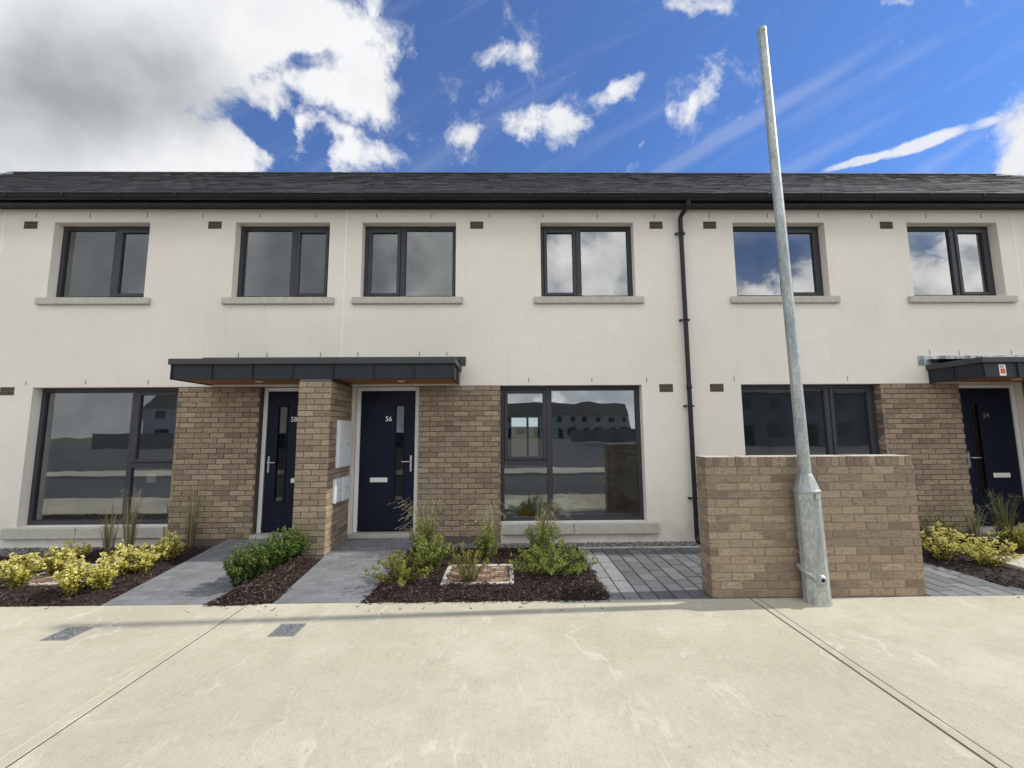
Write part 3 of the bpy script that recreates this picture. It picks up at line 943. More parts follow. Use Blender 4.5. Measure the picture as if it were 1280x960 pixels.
# ------------------------------------------------------------------ lamp post without a lantern
lx, ly = 2.878, 4.085
root = thing('lamp_post', (lx, ly, 0), 'galvanised steel street lamp column without a lantern in front of the brick wall', 'lamp post')
lean = V((-.0165, 0, 1)).normalized()
p = MB(); p.lathe((lx, ly, 0) , [(.0535, 1.1), (.048, 3.4), (.042, 5.9)], 28, axis=lean, cap=(False, True))
p.lathe((lx, ly, 0), [(.0445, 5.86), (.0445, 5.905), (.038, 5.915)], 28, axis=lean)
p.build('pole', M['galv'], root)
s = MB(); s.lathe((lx, ly, 0), [(.118, -.02), (.112, .05), (.1085, .3), (.1075, 1.0), (.1085, 1.025), (.105, 1.04), (.062, 1.168), (.0575, 1.175)], 12, axis=lean, smooth=False)
sl = s.build('base_sleeve', M['galv'], root)
# access door, a curved plate on the front left
dd = MB(); e = lambda ang, r, z: V((lx, ly, 0)) + lean*z + V((r*cos(ang), r*sin(ang), 0))
angs = [radians(-160 + 62*k/8) for k in range(9)]
dd.grid([[e(a, .1105, .36) for a in angs], [e(a, .1105, .92) for a in angs]])
for zz in (.36, .92): dd.grid([[e(a, .100, zz) for a in angs], [e(a, .1105, zz) for a in angs]])
for a in (angs[0], angs[-1]): dd.grid([[e(a, .100, .36), e(a, .1105, .36)], [e(a, .100, .92), e(a, .1105, .92)]])
do = dd.build('access_door', M['galv'], root)
k = MB(); q = e(radians(-128), .1105, .80); k.lathe(q, [(.012, 0), (.012, .004)], 10, axis=(cos(radians(-128)), sin(radians(-128)), 0)); k.build('door_lock', M['steel'], do)
s2 = MB(); s2.lathe((lx, ly, 0), [(.1075, 1.0), (.1135, 1.003), (.1135, 1.026), (.108, 1.03)], 24, axis=lean, cap=(False, False)); s2.build('sleeve_band', M['galv'], root)
# flange lip low on the sleeve and its earth boss
an = [radians(-215 + 108*k/14) for k in range(15)]
fz = lambda i: .315 - .055*i/14 - (.05*(i-10)/4 if i > 10 else 0)
f = MB()
f.grid([[e(a, .106, fz(i)+.014) for i, a in enumerate(an)], [e(a, .136, fz(i)+.010) for i, a in enumerate(an)], [e(a, .136, fz(i)-.004) for i, a in enumerate(an)], [e(a, .122, fz(i)-.03) for i, a in enumerate(an)], [e(a, .104, fz(i)-.06) for i, a in enumerate(an)]])
f.build('weld_collar', M['galv'], root)
a0 = radians(-99); ax = (cos(a0), sin(a0), 0); tg = V((-sin(a0), cos(a0), 0))
bo = MB(); bo.lathe(e(a0, .098, .235), [(.046, 0), (.044, .018), (.034, .024), (.032, .040), (.019, .040), (.018, .030)], 20, axis=ax, cap=(False, False))
bo.face([e(a0, .130, .235) + tg*(.019*cos(2*pi*i/12)) + V((0,0,1))*(.019*sin(2*pi*i/12)) for i in range(12)], mat=1)
bo.build('cable_boss', [M['galv'], M['black']], root)
tb = MB(); aa = [radians(-92 + 22*k/4) for k in range(5)]
tb.grid([[e(a, .102, .94) for a in aa], [e(a, .1165, .94) for a in aa], [e(a, .1165, 1.0) for a in aa], [e(a, .102, 1.0) for a in aa]], smooth=False)
tb.build('cable_tab', M['galv'], root)

# ------------------------------------------------------------------ covers in the pavement
def pavement_cover(x, y, label):
    root = thing('access_cover', (x, y, 0), label, 'access cover', 'small dark covers in the pavement')
    f = MB(); ring_h(f, x-.105, x+.105, y-.108, y+.108, .016, .001, .0045); f.build('rim', M['iron'], root)
    l = MB(); l.box(x-.089, x+.089, y-.092, y+.092, -.01, .003, .001, tone=.35)
    r = random.Random(int(x*100))
    for i in range(9):
        for k in range(9):
            cx, cy = x-.078+i*.0195, y-.08+k*.02
            if r.random() < .85: l.box(cx-.006, cx+.006, cy-.0065, cy+.0065, .0028, .0068, .0015, tone=r.uniform(.2, 1))
    l.build('lid', M['iron'], root)
def ring_h(mb, x0, x1, y0, y1, w, z0, z1):
    mb.box(x0, x0+w, y0, y1, z0, z1, .001); mb.box(x1-w, x1, y0, y1, z0, z1, .001)
    mb.box(x0+w, x1-w, y0, y0+w, z0, z1, .001); mb.box(x0+w, x1-w, y1-w, y1, z0, z1, .001)
pavement_cover(-3.535, 3.635, 'small dark cover in the pavement at the far left, left of the pavement joint')
pavement_cover(-1.79, 3.655, 'small dark cover in the pavement in front of the path to door 56')

def bed_cover(x0, x1, y0, y1, z, label, infill, skew=0.0):
    root = thing('inspection_cover', ((x0+x1)/2, (y0+y1)/2, 0), label, 'inspection cover', 'square covers set in the mulch beds')
    f = MB(); w = .05
    f.box(x0, x1, y0, y0+w, -.03, z, .008); f.box(x0, x1, y1-w, y1, -.03, z, .008)
    f.box(x0, x0+w, y0+w, y1-w, -.03, z-.001, .008); f.box(x1-w, x1, y0+w, y1-w, -.03, z-.001, .008)
    f.build('concrete_frame', M['frameconc'], root)
    t = MB(); r = random.Random(int(x0*77))
    t.box(x0+w, x1-w, y0+w, y1-w, -.03, z-.022, 0, tone=.1)
    yy = y0 + w + .004; row = 0
    while yy < y1-w-.02:
        xx = x0 + w + .003 - (.05 if row % 2 else 0)
        while xx < x1-w:
            a, b = max(xx+.002, x0+w+.002), min(xx+.098, x1-w-.002)
            if b-a > .015: t.box(a, b, yy+.002, min(yy+.046, y1-w-.003), z-.03, z-.008+r.uniform(-.002, .002), .003, tone=min(1, max(0, r.gauss(.55, .28))))
            xx += .1
        yy += .05; row += 1
    t.build('paver_infill', infill, root)
bed_cover(-.69, .07, 4.50, 5.13, .058, 'square cover with red paver infill and pale concrete rim in the middle mulch bed', M['redpaver'])
bed_cover(-5.22, -4.46, 4.62, 5.30, .055, 'square cover with brown paver infill and pale rim among the yellow shrubs at left', M['redpaver'])
bed_cover(5.62, 6.3, 4.62, 5.15, .085, 'pale concrete cover in the mulch bed at the right edge', M['frameconc'])

# ------------------------------------------------------------------ mulch and gravel
def in_poly(x, y, P):
    c = False; j = len(P)-1
    for i in range(len(P)):
        if (P[i][1] > y) != (P[j][1] > y) and x < (P[j][0]-P[i][0])*(y-P[i][1])/(P[j][1]-P[i][1]) + P[i][0]: c = not c
        j = i
    return c
def edge_d(x, y, P):
    m = 9
    for i in range(len(P)):
        a, b = V(P[i]), V(P[(i+1) % len(P)]); ab = b-a
        t = max(0, min(1, (V((x, y))-a).dot(ab)/ab.dot(ab)))
        m = min(m, (V((x, y)) - (a+ab*t)).length)
    return m
from mathutils import noise as mn
def mulch_z(x, y, P, base, hgt):
    d = edge_d(x, y, P)
    return base + hgt*min(1, d/.16)**.7 + .014*mn.noise(V((x*5, y*5, 0))) + .008*mn.noise(V((x*17, y*17, 3)))
def mulch(P, base, hgt, n, seed, cut=None, spill=.03, nspill=16):
    r = random.Random(seed)
    xs = [p[0] for p in P]; ys = [p[1] for p in P]
    b = MB(); st = .06
    x = min(xs)
    nx = int((max(xs)-min(xs))/st)+1; ny = int((max(ys)-min(ys))/st)+1
    for i in range(nx):
        for k in range(ny):
            a0, c0 = min(xs)+i*st, min(ys)+k*st
            if in_poly(a0+st/2, c0+st/2, P) and not (cut and cut[0] < a0+st/2 < cut[1] and cut[2] < c0+st/2 < cut[3]):
                b.face([(a, c, mulch_z(a, c, P, base, hgt)-.012) for a, c in ((a0, c0), (a0+st, c0), (a0+st, c0+st), (a0, c0+st))], .1, mat=1)
    cnt = 0; sp = 0
    def chip(x, y, z, flat=1.0):
        L, Wd = r.uniform(.012, .045), r.uniform(.005, .013)
        a = r.uniform(0, 2*pi); pt = r.gauss(0, .38)*flat; rl = r.gauss(0, .5)*flat
        d = V((cos(a)*cos(pt), sin(a)*cos(pt), sin(pt))); s = d.cross(V((0,0,1))).normalized()
        nn = s.cross(d); s = (s*cos(rl) + nn*sin(rl)); nn = s.cross(d)
        c = V((x, y, z)); t = min(1, max(0, r.gauss(.45, .26))) if r.random() > .06 else r.uniform(.9, 1)
        bend = nn*(L*r.uniform(.02, .14))
        k = r.uniform(.5, 1)
        p0, p1 = c-d*L/2-bend, c+d*L/2-bend
        b.face([p0-s*Wd*k/2, p0+s*Wd*k/2, c+s*Wd/2, c-s*Wd/2], t); b.face([c-s*Wd/2, c+s*Wd/2, p1+s*Wd*.3, p1-s*Wd*.3], t)
        th = nn*.005
        b.face([p0-s*Wd*k/2-th, c-s*Wd/2-th, c-s*Wd/2, p0-s*Wd*k/2], t); b.face([p0+s*Wd*k/2-th, p0+s*Wd*k/2, c+s*Wd/2, c+s*Wd/2-th], t)
    while cnt < n:
        x, y = r.uniform(min(xs)-spill, max(xs)+spill), r.uniform(min(ys)-spill, max(ys)+spill)
        if cut:
            if cut[0]+.03 < x < cut[1]-.03 and cut[2]+.03 < y < cut[3]-.03:
                if r.random() > .015: continue
            elif cut[0]-.05 < x < cut[1]+.05 and cut[2]-.05 < y < cut[3]+.05 and r.random() > (.10 if mn.noise(V((x*6, y*6, 9))) < .1 else .75): continue
        ins = in_poly(x, y, P)
        if not ins and edge_d(x, y, P) > abs(r.gauss(0, .016)): continue
        chip(x, y, (mulch_z(x, y, P, base, hgt) if ins else base+.008) + r.uniform(-.004, .018)); cnt += 1
    for _ in range(nspill):
        x, y = r.uniform(min(xs)-.15, max(xs)+.2), min(ys) - abs(r.gauss(0, .13))
        chip(x, y, .006, .15)
    return tag(b.build('bark_mulch', [M['mulch'], M['mulchbase']]), kind='stuff')
P58 = [(-9.0, 4.195), (-3.81, 4.195), (-4.03, 6.16), (-5.3, 6.18), (-6.1, 5.75), (-9.0, 5.7)]
PH = [(-2.80, 4.15), (-2.30, 4.19), (-2.22, 4.24), (-2.27, 5.47), (-2.68, 5.47), (-2.73, 4.6)]
P56 = [(-1.37, 4.18), (.95, 4.17), (.985, 4.3), (.955, 5.92), (-1.26, 5.92)]
P54 = [(5.13, 4.195), (8.6, 4.195), (8.6, 5.78), (6.7, 5.8), (6.6, 6.2), (5.05, 6.2), (4.97, 5.2)]
mulch(P58, .0, .05, 14000, 1, (-5.17, -4.51, 4.67, 5.25))
mulch(PH, .0, .085, 3800, 2, nspill=9)
mulch(P56, .0, .055, 13000, 3, (-.64, .02, 4.55, 5.08))
mulch(P54, .0, .05, 6500, 4, (5.64, 6.28, 4.64, 5.13), nspill=8)

def gravel(x0, x1, y0, y1, n, seed):
    r = random.Random(seed); b = MB()
    for _ in range(n):
        x, y = r.uniform(x0, x1), r.uniform(y0, y1); s = r.uniform(.008, .02)
        q = V((x, y, r.uniform(-.006, .008)))
        rows = []
        for a, zz in ((.55, -.6), (1, .0), (.6, .6)):
            ph = r.uniform(0, 1)
            rows.append([q + V((s*a*cos(2*pi*k/6+ph)*r.uniform(.8, 1.2), s*a*sin(2*pi*k/6+ph)*r.uniform(.8, 1.2), s*zz*.8)) for k in range(6)])
        t = min(1, max(0, r.gauss(.45, .25)))
        b.grid(rows, t, 0, False, closed=True); b.face(rows[-1], t)
    b.face([(x0, y0, -.012), (x1, y0, -.012), (x1, y1, -.012), (x0, y1, -.012)], 0)
    return tag(b.build('gravel_strip', M['gravel']), kind='stuff')
gravel(-1.2, 4.95, 5.93, 6.24, 3600, 5)
gravel(-9.0, -5.2, 5.72, 6.24, 2600, 6)

# ------------------------------------------------------------------ plants
def leaf(mb, p, d, nrm, L, W, t):
    s = d.cross(nrm)
    if s.length < 1e-4: s = d.orthogonal()
    s.normalize(); n = s.cross(d).normalized()
    a = p; m = p + d*(L*.45) + n*(L*.06); e = p + d*L - n*(L*.08)
    mb.face([a, m - s*(W/2) + n*(W*.12), e, m + s*(W/2) + n*(W*.12)], t)
def rdir(r):
    z = r.uniform(-1, 1); a = r.uniform(0, 2*pi); q = sqrt(1-z*z)
    return V((q*cos(a), q*sin(a), z))
def shrub(name, x, y, label, cat, group, leafmat, h, w, nst, per, L, W, seed, up=.9, z=.03, lean=(0, 0), topbias=.5, spread=1.0, part='foliage', droop=.0, tmul=1.0, tofs=0.0):
    """many thin stems fanning out of one crown, each set with leaves all the way up"""
    r = random.Random(seed)
    root = thing(name, (x, y, z), label, cat, group)
    fo = MB(); stm = MB()
    for s in range(nst):
        a = r.uniform(0, 2*pi); rad = sqrt(r.random())
        hh = h*(1 - .45*rad*rad)*r.uniform(.62, 1.08)
        b = V((x + cos(a)*w*.12*rad, y + sin(a)*w*.12*rad, z-.01))
        tip = V((x + cos(a)*w*.5*rad*spread + lean[0]*hh, y + sin(a)*w*.5*rad*spread + lean[1]*hh, z + hh))
        ctrl = V((b.x*.5+tip.x*.5 - cos(a)*w*.06, b.y*.5+tip.y*.5 - sin(a)*w*.06, z + hh*.62)) if up > .5 else V(((b.x+tip.x)/2, (b.y+tip.y)/2, z + hh*(.8+droop)))
        pts = [b*(1-t)**2 + ctrl*2*t*(1-t) + tip*t*t for t in [k/5 for k in range(6)]]
        stm.tube(pts, .0032, 4, r2=.0012, cap=False)
        for k in range(per):
            t = r.random()**(1-topbias*.6)
            q = b*(1-t)**2 + ctrl*2*t*(1-t) + tip*t*t
            tg = (ctrl*2*(1-2*t) - b*2*(1-t) + tip*2*t)
            tg = tg.normalized() if tg.length > 1e-5 else V((0, 0, 1))
            o = rdir(r); o = (o - tg*o.dot(tg)).normalized()
            d = (tg*r.uniform(.25, .9) + o).normalized()
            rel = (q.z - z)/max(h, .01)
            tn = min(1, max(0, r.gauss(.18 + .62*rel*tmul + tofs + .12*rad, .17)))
            leaf(fo, q + o*.004, d, (tg + rdir(r)*.6), L*r.uniform(.65, 1.2), W*r.uniform(.7, 1.2), tn)
        # terminal rosette
        for k in range(4):
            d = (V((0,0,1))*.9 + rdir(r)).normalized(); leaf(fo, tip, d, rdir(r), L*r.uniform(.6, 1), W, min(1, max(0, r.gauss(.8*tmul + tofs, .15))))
    fo.build(part, leafmat, root); stm.build('stems', M['stem'], root)
    return root

Yg = 'low yellow variegated shrubs in the mulch beds'
yel = [
 (-5.02, 4.58, 0.36, 0.46, 'yellow variegated shrub at the left edge of the photo, in front of its neighbours'),
 (-5, 4.95, 0.32, 0.36, 'yellow shrub at left beside the pale rim of the cover, behind the front corner one'),
 (-5.3, 5.4, 0.26, 0.4, 'yellow shrub at the far back left of the bed near the gravel'),
 (-4.24, 4.37, 0.35, 0.36, 'yellow shrub standing nearest the pavement in front of the square cover'),
 (-4.07, 4.48, 0.34, 0.36, 'yellow shrub touching the right side of the frontmost one'),
 (-4.27, 4.92, 0.35, 0.38, 'yellow shrub in the middle of the row, below the tall grasses'),
 (-4.12, 5.02, 0.29, 0.34, 'small yellow shrub just in front of the last one by the path'),
 (-4.17, 5.44, 0.35, 0.38, 'yellow shrub by the path to door 58, last of the left row'),
]
for i, (x, y, h, w, lab) in enumerate(yel):
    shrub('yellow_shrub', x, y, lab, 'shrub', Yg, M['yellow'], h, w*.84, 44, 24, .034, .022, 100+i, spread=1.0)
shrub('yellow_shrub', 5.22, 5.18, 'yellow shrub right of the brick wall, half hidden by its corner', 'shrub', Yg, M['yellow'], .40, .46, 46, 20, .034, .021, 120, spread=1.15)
shrub('yellow_shrub', 5.50, 4.98, 'yellow shrub beside the pale cover in the bed at the right', 'shrub', Yg, M['yellow'], .36, .52, 50, 20, .034, .021, 121, spread=1.15)
shrub('yellow_shrub', 6.63, 5.62, 'dull yellow shrub at the right edge in front of door 54', 'shrub', Yg, M['yellow'], .34, .45, 40, 18, .034, .021, 122, tofs=-.18)
shrub('yellow_shrub', 5.72, 5.78, 'dark yellow-green shrub in the shade behind the two bright ones at right', 'shrub', Yg, M['olive'], .42, .55, 40, 18, .034, .021, 123, tofs=-.1)

Hg = 'box plants of the little hedge beside the path'
hl = ['box plant at the street end of the little hedge', 'second box plant of the hedge counted from the street', 'third box plant of the hedge counted from the street',
      'fourth box plant of the hedge counted from the street', 'fifth box plant of the hedge, second from the brick pier', 'box plant at the end of the hedge against the brick pier']
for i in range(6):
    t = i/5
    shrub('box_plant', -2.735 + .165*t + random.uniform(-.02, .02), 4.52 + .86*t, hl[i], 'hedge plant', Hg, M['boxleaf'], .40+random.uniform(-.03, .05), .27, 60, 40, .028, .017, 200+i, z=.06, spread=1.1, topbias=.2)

Gg = 'green shrubs in the middle mulch bed'
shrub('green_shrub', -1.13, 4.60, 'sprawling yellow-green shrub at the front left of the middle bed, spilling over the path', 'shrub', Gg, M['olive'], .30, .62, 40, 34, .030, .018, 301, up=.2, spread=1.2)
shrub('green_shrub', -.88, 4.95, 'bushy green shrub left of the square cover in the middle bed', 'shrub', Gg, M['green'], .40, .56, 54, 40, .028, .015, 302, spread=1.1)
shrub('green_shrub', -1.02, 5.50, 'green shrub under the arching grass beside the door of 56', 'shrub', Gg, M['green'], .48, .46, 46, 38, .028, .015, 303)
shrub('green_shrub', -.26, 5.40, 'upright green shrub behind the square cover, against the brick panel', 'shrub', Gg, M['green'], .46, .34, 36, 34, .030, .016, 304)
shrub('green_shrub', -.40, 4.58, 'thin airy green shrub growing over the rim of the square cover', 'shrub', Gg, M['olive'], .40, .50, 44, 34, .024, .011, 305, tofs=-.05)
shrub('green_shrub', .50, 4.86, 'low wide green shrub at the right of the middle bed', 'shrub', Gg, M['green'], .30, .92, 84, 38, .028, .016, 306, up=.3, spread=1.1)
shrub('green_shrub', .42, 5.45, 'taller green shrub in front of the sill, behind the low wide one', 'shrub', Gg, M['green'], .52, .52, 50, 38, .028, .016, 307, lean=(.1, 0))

def grass(x, y, label, group, h, w, n, seed, arch=.25, z=.03, plume=.35, lean=(0, 0), dark=0.0, wd=.0068):
    r = random.Random(seed)
    root = thing('tall_grass', (x, y, z), label, 'ornamental grass', group)
    g = MB(); pl = MB()
    for k in range(n):
        a = r.uniform(0, 2*pi); rad = sqrt(r.random()); hh = h*r.uniform(.45, 1.05)
        b = V((x + cos(a)*.05*rad, y + sin(a)*.05*rad, z-.01))
        out = w*.5*rad*r.uniform(.6, 1.3)
        top = b + V((cos(a)*out*.45 + lean[0]*hh*.6, sin(a)*out*.45 + lean[1]*hh*.6, hh))
        tip = top + V((cos(a)*out*(.6+arch*2) + lean[0]*hh*.7, sin(a)*out*(.6+arch*2) + lean[1]*hh*.4, -hh*arch*r.uniform(.3, 1.1)))
        N = 7; L, R = [], []
        side = V((-sin(a+r.uniform(-.6, .6)), cos(a+r.uniform(-.6, .6)), 0)).normalized()
        for i in range(N):
            t = i/(N-1); p = b*(1-t)**2 + top*2*t*(1-t) + tip*t*t
            ww = wd*(1-t*.85)*r.uniform(.95, 1.05)
            L.append(p - side*ww/2); R.append(p + side*ww/2)
        t0 = min(1, max(0, r.gauss(.5, .25) - dark))
        for i in range(N-1):
            g.face([L[i], R[i], R[i+1], L[i+1]], min(1, t0 + .25*i/N))
        if r.random() < plume:
            d = (tip - top).normalized()
            for q in range(10):
                pp = tip - d*(q*.010); leaf(pl, pp, (d*1.2 + rdir(r)*.5).normalized(), rdir(r), .03, .004, min(1, .75 + r.uniform(-.2, .25) - dark))
    g.build('blades', M['grass'], root)
    if pl.f: pl.build('seed_heads', M['grass'], root)
    return root
Gr = 'tall ornamental grasses in the mulch beds'
grass(-5.28, 5.86, 'thin tall grass in front of the left window, left of the denser clump', Gr, .68, .22, 60, 401, .06, plume=.2)
grass(-5.0, 5.84, 'dense tall grass clump in front of the left window', Gr, .82, .24, 110, 402, .06, plume=.2)
grass(-4.37, 6.08, 'tall slim grass against the brick panel left of door 58', Gr, .86, .17, 80, 403, .03, plume=.1, dark=.12)
grass(-1.0, 5.56, 'arching pale grass beside the door of 56', Gr, .80, .44, 110, 404, .30, plume=.8, lean=(-.12, -.02))
grass(-.18, 5.5, 'arching pale grass in front of the brick panel of 56', Gr, .76, .38, 100, 405, .28, plume=.7, lean=(-.12, 0))
grass(.40, 5.55, 'arching pale grass leaning right across the middle window', Gr, .84, .34, 70, 406, .28, plume=.8, lean=(.3, 0))
grass(6.22, 5.72, 'pale grass in front of the brick panel beside door 54', Gr, .62, .40, 90, 407, .16, plume=.6, lean=(-.05, 0))
grass(6.62, 5.72, 'dark tall grass in front of door 54', Gr, .78, .34, 110, 408, .10, plume=.25, dark=.32)

# ------------------------------------------------------------------ things seen through the middle window
def bucket(x, y, r0, h, label, z=.152):
    root = thing('bucket', (x, y, z), label, 'bucket', 'white buckets behind the middle window')
    b = MB(); b.lathe((x, y, z), [(r0*.86, 0), (r0, h), (r0*1.05, h), (r0*1.05, h-.02), (r0*1.01, h-.022)], 24, cap=(True, False))
    b.lathe((x, y, z), [(r0*.84, .01), (r0*.97, h-.002)], 24, cap=(True, False))
    b.build('tub', M['bucket'], root)
    hd = MB(); hd.tube([V((x + r0*1.05*cos(a), y - .02 - r0*.9*sin(a)*.35, z + h*.86 - r0*.7*sin(a))) for a in [pi*k/10 for k in range(11)]], .003, 6)
    hd.build('bail_handle', M['steel'], root)
bucket(.10, 6.86, .13, .34, 'white bucket behind the lower left pane of the middle window, leftmost')
bucket(.50, 6.82, .13, .35, 'white bucket behind the mullion of the middle window')
bucket(.88, 6.84, .15, .36, 'white bucket in the large pane just right of the mullion')
o = thing('tub', (.31, 6.83, .152), 'orange tub of tools on the floor behind the middle window', 'tub')
t = MB(); t.grid([[(.21, 6.73, .152), (.41, 6.73, .152), (.41, 6.93, .152), (.21, 6.93, .152)], [(.19, 6.71, .36), (.43, 6.71, .36), (.43, 6.95, .36), (.19, 6.95, .36)]], closed=True, smooth=False)
t.face([(.21, 6.73, .16), (.41, 6.73, .16), (.41, 6.93, .16), (.21, 6.93, .16)])
t.build('body', M['orange'], o)
t = MB(); ring_h(t, .18, .44, 6.70, 6.96, .02, .352, .37); t.build('rim', M['orange'], o)
for k, (x, tx) in enumerate(((1.62, .14), (1.76, .10), (1.9, .16), (2.04, .06))):
    b = MB(); b.tube([(x, 7.5+.05*k, .152), (x+tx, 7.9+.05*k, 1.55+.1*k)], .018, 8)
    tag(b.build('pipe_length', M['fargrey'], loc=(x, 7.5, .152)), 'length of pipe leaning inside the middle window at the right', 'pipe', 'pipes leaning inside the middle window')

# ------------------------------------------------------------------ garden behind and street opposite (seen through and in the glass)
fn = thing('garden_fence', (0, 21, 0), 'timber panel garden fence with concrete posts seen through the middle house', 'fence')
f = MB()
for k in range(10): f.box(-10+k*2, -8.12+k*2, 21, 21.03, .05, 1.8, 0)
f.build('panels', M['timber'], fn)
for k in range(11):
    f = MB(); f.box(-10.1+k*2, -9.98+k*2, 20.96, 21.07, -.16, 1.95, .01); f.build('post', M['frameconc'], fn)

def far_house(x, y, w, wm='farwall'):
    root = thing('far_house', (x, y, -.1), 'two storey rendered house across the street, seen only mirrored in the windows', 'house', 'houses across the street')
    b = MB(); b.box(x-w/2, x+w/2, y-4, y+4, -.1, 5.3, 0); b.face([(x-w/2, y+4, 5.3), (x-w/2, y-4, 5.3), (x-w/2, y, 8.3)]); b.face([(x+w/2, y+4, 5.3), (x+w/2, y, 8.3), (x+w/2, y-4, 5.3)])
    b.build('wall', M[wm], root)
    r = MB(); r.face([(x-w/2-.05, y+4.3, 5.2), (x+w/2+.05, y+4.3, 5.2), (x+w/2+.05, y, 8.42), (x-w/2-.05, y, 8.42)], .9); r.face([(x-w/2-.05, y-4.3, 5.2), (x-w/2-.05, y, 8.42), (x+w/2+.05, y, 8.42), (x+w/2+.05, y-4.3, 5.2)], .9)
    r.build('roof', M['slate'], root)
    for (cx, z0, z1, ww) in ((x-w*.27, 3.5, 4.7, 1.2), (x+w*.25, 3.5, 4.7, 1.2), (x+w*.22, .8, 2.2, 2.0)):
        q = MB(); q.box(cx-ww/2, cx+ww/2, y+3.98, y+4.03, z0, z1, 0); q.build('window', M['farglass'], root)
    q = MB(); q.box(x-w*.32, x-w*.13, y+3.98, y+4.03, 0, 2.1, 0); q.build('door', M['navy'], root)
    return root
for k in range(4): far_house(19 + k*6.4, -33, 6.4, 'fargrey')
for k in range(5): far_house(2 + k*6.1, -92, 6.1)
far_house(-38, -52, 9); far_house(-47, -52, 9)
bw = MB()
bw.box(-45, -8, -34.2, -34, -.12, 1.55, 0); bw.box(9, 60, -46.2, -46, -.12, 1.7, 0)
nn = bw.build('boundary_wall', M['fargrey'], loc=(0, -34, -.12))
tag(nn, 'long grey boundary wall across the street, seen only mirrored in the windows', 'wall')

# ------------------------------------------------------------------ sun, sky and clouds
EL, AZ = radians(42), radians(2.87)          # sun stands to the right, a touch behind the fronts
sd = V((cos(EL)*cos(AZ), cos(EL)*sin(AZ), sin(EL)))
sl = bpy.data.lights.new('sun', 'SUN'); sl.energy = 4.2; sl.angle = radians(.85); sl.color = (1, .955, .87)
so = bpy.data.objects.new('sun', sl); link(so)
so.rotation_euler = sd.to_track_quat('Z', 'Y').to_euler(); so.location = (20, 2, 18)

wd = bpy.data.worlds.new('World'); sc.world = wd; wd.use_nodes = True
t = NT(wd.node_tree)
bg = t.n['Background']
STR = .15
CLR = 19.0       # sunlit cloud behind the viewer, made extra bright to fill the shaded fronts
sky = t.add('ShaderNodeTexSky', sky_type='NISHITA', sun_disc=False, sun_elevation=EL, sun_rotation=pi/2-AZ, altitude=50, air_density=1.0, dust_density=.35, ozone_density=2.2)
D = t.add('ShaderNodeTexCoord').outputs['Generated']
sep = t.add('ShaderNodeSeparateXYZ', i_0=D)
dx, dy, dz = sep.outputs[0], sep.outputs[1], sep.outputs[2]
ay = t.math('MAXIMUM', t.math('ABSOLUTE', dy), .04)
# gnomonic sky coordinates of each half of the sky; third coordinate tells front from rear
G = t.add('ShaderNodeCombineXYZ', i_0=t.math('DIVIDE', dx, ay), i_1=t.math('DIVIDE', dz, ay), i_2=t.math('LESS_THAN', dy, 0.0)).outputs[0]
nz = t.add('ShaderNodeTexNoise', i_Vector=D, i_Scale=5.5, i_Detail=6.0, i_Roughness=.6)
wv = t.add('ShaderNodeVectorMath', operation='SUBTRACT', i_0=nz.outputs['Color'], i_1=(.5, .5, .5)).outputs[0]
wv = t.add('ShaderNodeVectorMath', operation='MULTIPLY', i_0=wv, i_1=(.34, .30, 0)).outputs[0]
GW = t.add('ShaderNodeVectorMath', operation='ADD', i_0=G, i_1=wv).outputs[0]
def sk(px, py):
    d = pdir(px, py); return d.x/d.y, d.z/d.y
def field(blobs, rear=0.0, vec=None):
    acc = None
    for (px, py, rx, ry, rot, wgt) in blobs:
        u, v = sk(px, py)
        mp = t.add('ShaderNodeMapping', vector_type='TEXTURE', i_Vector=vec or GW, i_Location=(u, v, rear), i_Rotation=(0, 0, radians(rot)), i_Scale=(rx/FPX, ry/FPX, .2)).outputs[0]
        d = t.add('ShaderNodeVectorMath', operation='LENGTH', i_0=mp).outputs['Value']
        val = t.remap(d, 1.25, .25, 0.0, wgt)
        acc = val if acc is None else t.math('MAXIMUM', acc, val)
    return acc
front = [(90, 60, 380, 240, 0, 1.9), (330, 60, 200, 125, -10, 1.6), (440, 100, 90, 85, -35, 1.25), (120, 190, 280, 90, 0, 1.8), (400, 175, 60, 40, 10, .9), (445, 196, 90, 34, -8, .8), (455, 0, 40, 40, 0, .7), (520, 90, 18, 56, 10, .5),
         (632, 80, 56, 30, -20, .82), (690, 158, 90, 36, 0, .86), (585, 160, 46, 30, 0, .74), (535, 172, 40, 34, 0, .58), (745, 148, 22, 14, 10, .5), (785, 103, 54, 24, 20, .82), (865, 108, 84, 32, 58, .9), (812, 168, 18, 10, 30, .6), (865, 2, 66, 20, 0, .72),
         (1112, 8, 36, 14, 20, .62), (1228, 82, 26, 8, 10, .45), (1290, 165, 110, 52, 60, .95), (620, 130, 160, 90, 0, .36), (850, 120, 120, 90, 30, .34), (700, 97, 16, 10, 0, .52)]
holes = [(372, 85, 60, 36, 15, 1.05), (338, 176, 30, 36, 25, .9), (392, 192, 24, 24, -20, .6)]
rear = [(90, 500, 330, 150, 0, 1.5), (60, 320, 420, 180, 0, 1.6), (400, 320, 260, 160, 0, 1.5), (560, 330, 150, 110, 0, 1.3), (735, 320, 120, 95, 0, 1.15), (965, 372, 120, 36, 8, 1.0), (1190, 345, 130, 52, -8, 1.1), (1205, 292, 90, 22, 10, .9), (600, -250, 1500, 420, 0, 1.25), (1500, 250, 220, 160, 0, 1.2), (690, 500, 60, 22, 0, .75)]
cov = t.math('MAXIMUM', t.math('SUBTRACT', field(front), field(holes)), field(rear, 1.0))
n1 = t.noise(D, 10, 9, .66, .3)
dens = t.math('ADD', cov, t.math('MULTIPLY', t.math('SUBTRACT', n1, .5), 2.9))
alpha = t.remap(dens, .26, 1.12)
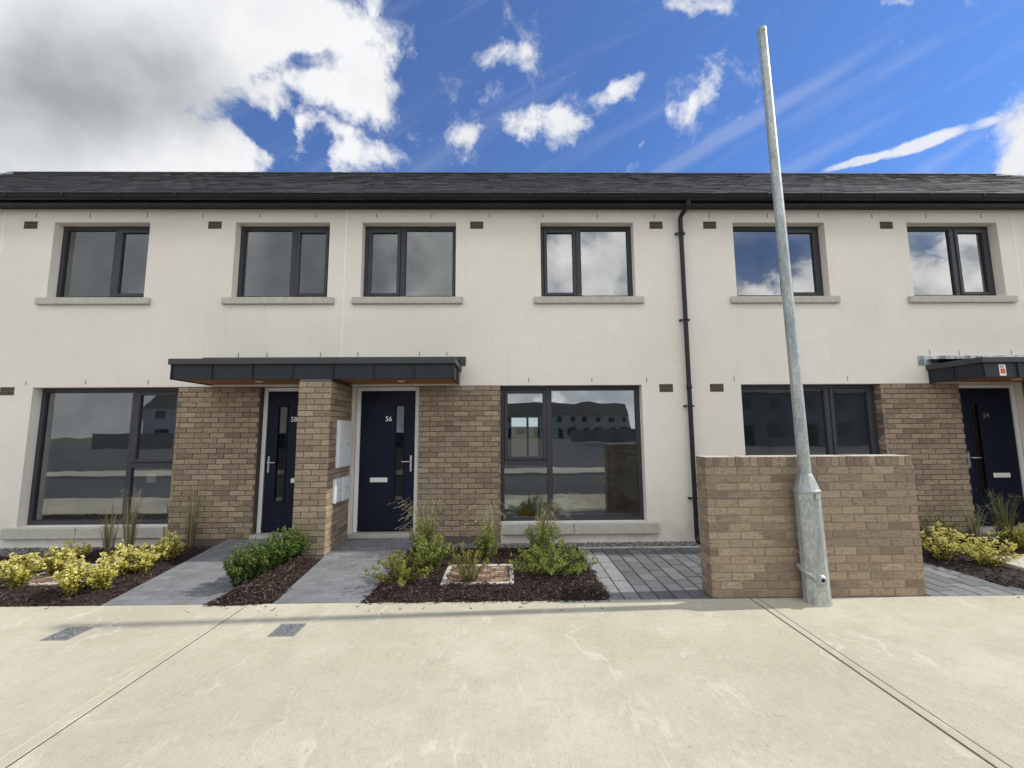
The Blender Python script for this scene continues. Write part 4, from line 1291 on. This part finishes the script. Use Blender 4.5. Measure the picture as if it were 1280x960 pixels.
# thin high streaks
rt_ = t.add('ShaderNodeMapping', vector_type='POINT', i_Vector=G, i_Rotation=(0, 0, radians(-32)), i_Scale=(1.0, 1.0, 1.0)).outputs[0]
stv = t.add('ShaderNodeMapping', i_Vector=rt_, i_Scale=(.9, 9, 3)).outputs[0]
ci = t.math('MULTIPLY', t.remap(t.noise(stv, 1.3, 5, .55, .3),   .50, .80, 0, .24), t.remap(dz, .2, .55, 1, .5))
wv2 = t.add('ShaderNodeVectorMath', operation='SCALE', i_0=wv, i_Scale=.18).outputs[0]
G2 = t.add('ShaderNodeVectorMath', operation='ADD', i_0=G, i_1=wv2).outputs[0]
streak = field([(905, 172, 300, 14, 32, .16), (960, 225, 240, 12, 28, .12)], vec=G2)
trail = field([(1080, 199, 90, 9, 16, .9), (1165, 176, 110, 13, 17, 1.0), (1230, 158, 50, 12, 20, .8)], vec=G2)
trail = t.remap(t.math('ADD', trail, t.math('MULTIPLY', t.math('SUBTRACT', n1, .5), 1.6)), .3, .85, 0, .85)
streak = t.math('MAXIMUM', streak, trail)
alpha = t.math('MAXIMUM', alpha, t.math('MAXIMUM', ci, streak))
# grey bellies of the big cloud, and the dull cloud bank over the roofs opposite
dark = t.math('MULTIPLY', field([(40, 130, 330, 120, 0, 1), (120, 90, 210, 110, -10, .9), (230, 120, 150, 90, -20, .5)]), t.remap(t.noise(D, 4.2, 5, .5), .36, .60, .45, 1))
darkr = field([(90, 500, 330, 150, 0, .95), (60, 320, 420, 200, 0, 1), (400, 330, 250, 190, 0, 1), (540, 335, 160, 130, 0, .8)], 1.0)
shade = t.math('MULTIPLY', t.remap(t.noise(D, 6, 4, .5), .42, .66), .38)
isrear = t.remap(dy, .05, -.2)
white = t.mix(isrear, (6.25, 6.3, 6.4), (CLR*1.03, CLR*1.0, CLR*.93))
grey = t.mix(isrear, (4.2, 4.45, 4.75), (CLR*.55, CLR*.56, CLR*.56))
cc = t.mix(shade, white, grey)
cc = t.mix(t.math('MULTIPLY', dark, .95), cc, (2.35, 2.55, 2.68))
cc = t.mix(darkr, cc, (3.3, 3.5, 3.6))
skc = t.mix(1.0, sky.outputs[0], (.29, .60, 1.04), 'MULTIPLY')
skc = t.mix(.055, skc, (6.0, 6.2, 6.4))
skc = t.mix(t.remap(dz, .42, .05, 0, .8), skc, (6.0, 6.3, 6.6))
# milky air added behind the viewer, brightest low down, to light the shaded fronts
clear = field([(960, 318, 120, 70, 0, .9), (1150, 300, 40, 30, 0, .8), (800, 290, 40, 30, 0, .5), (720, 495, 160, 30, 0, .55)], 1.0)
fill_haze = t.math('MULTIPLY', t.math('MULTIPLY', isrear, t.remap(dz, .75, .1, .35, .9)), t.math('SUBTRACT', 1.0, clear))
skc = t.mix(fill_haze, skc, (10.6, 11.0, 10.9))
out = t.mix(alpha, skc, cc)
t.l.new(out, bg.inputs[0]); bg.inputs[1].default_value = STR

# ------------------------------------------------------------------ render settings
sc.view_settings.view_transform = 'Standard'; sc.view_settings.look = 'None'; sc.view_settings.exposure = 0; sc.view_settings.gamma = 1
sc.cycles.use_denoising = True
wd.cycles.sampling_method = 'MANUAL'; wd.cycles.sample_map_resolution = 256
sc.cycles.max_bounces = 8; sc.cycles.transparent_max_bounces = 12
sc.cycles.sample_clamp_indirect = 6
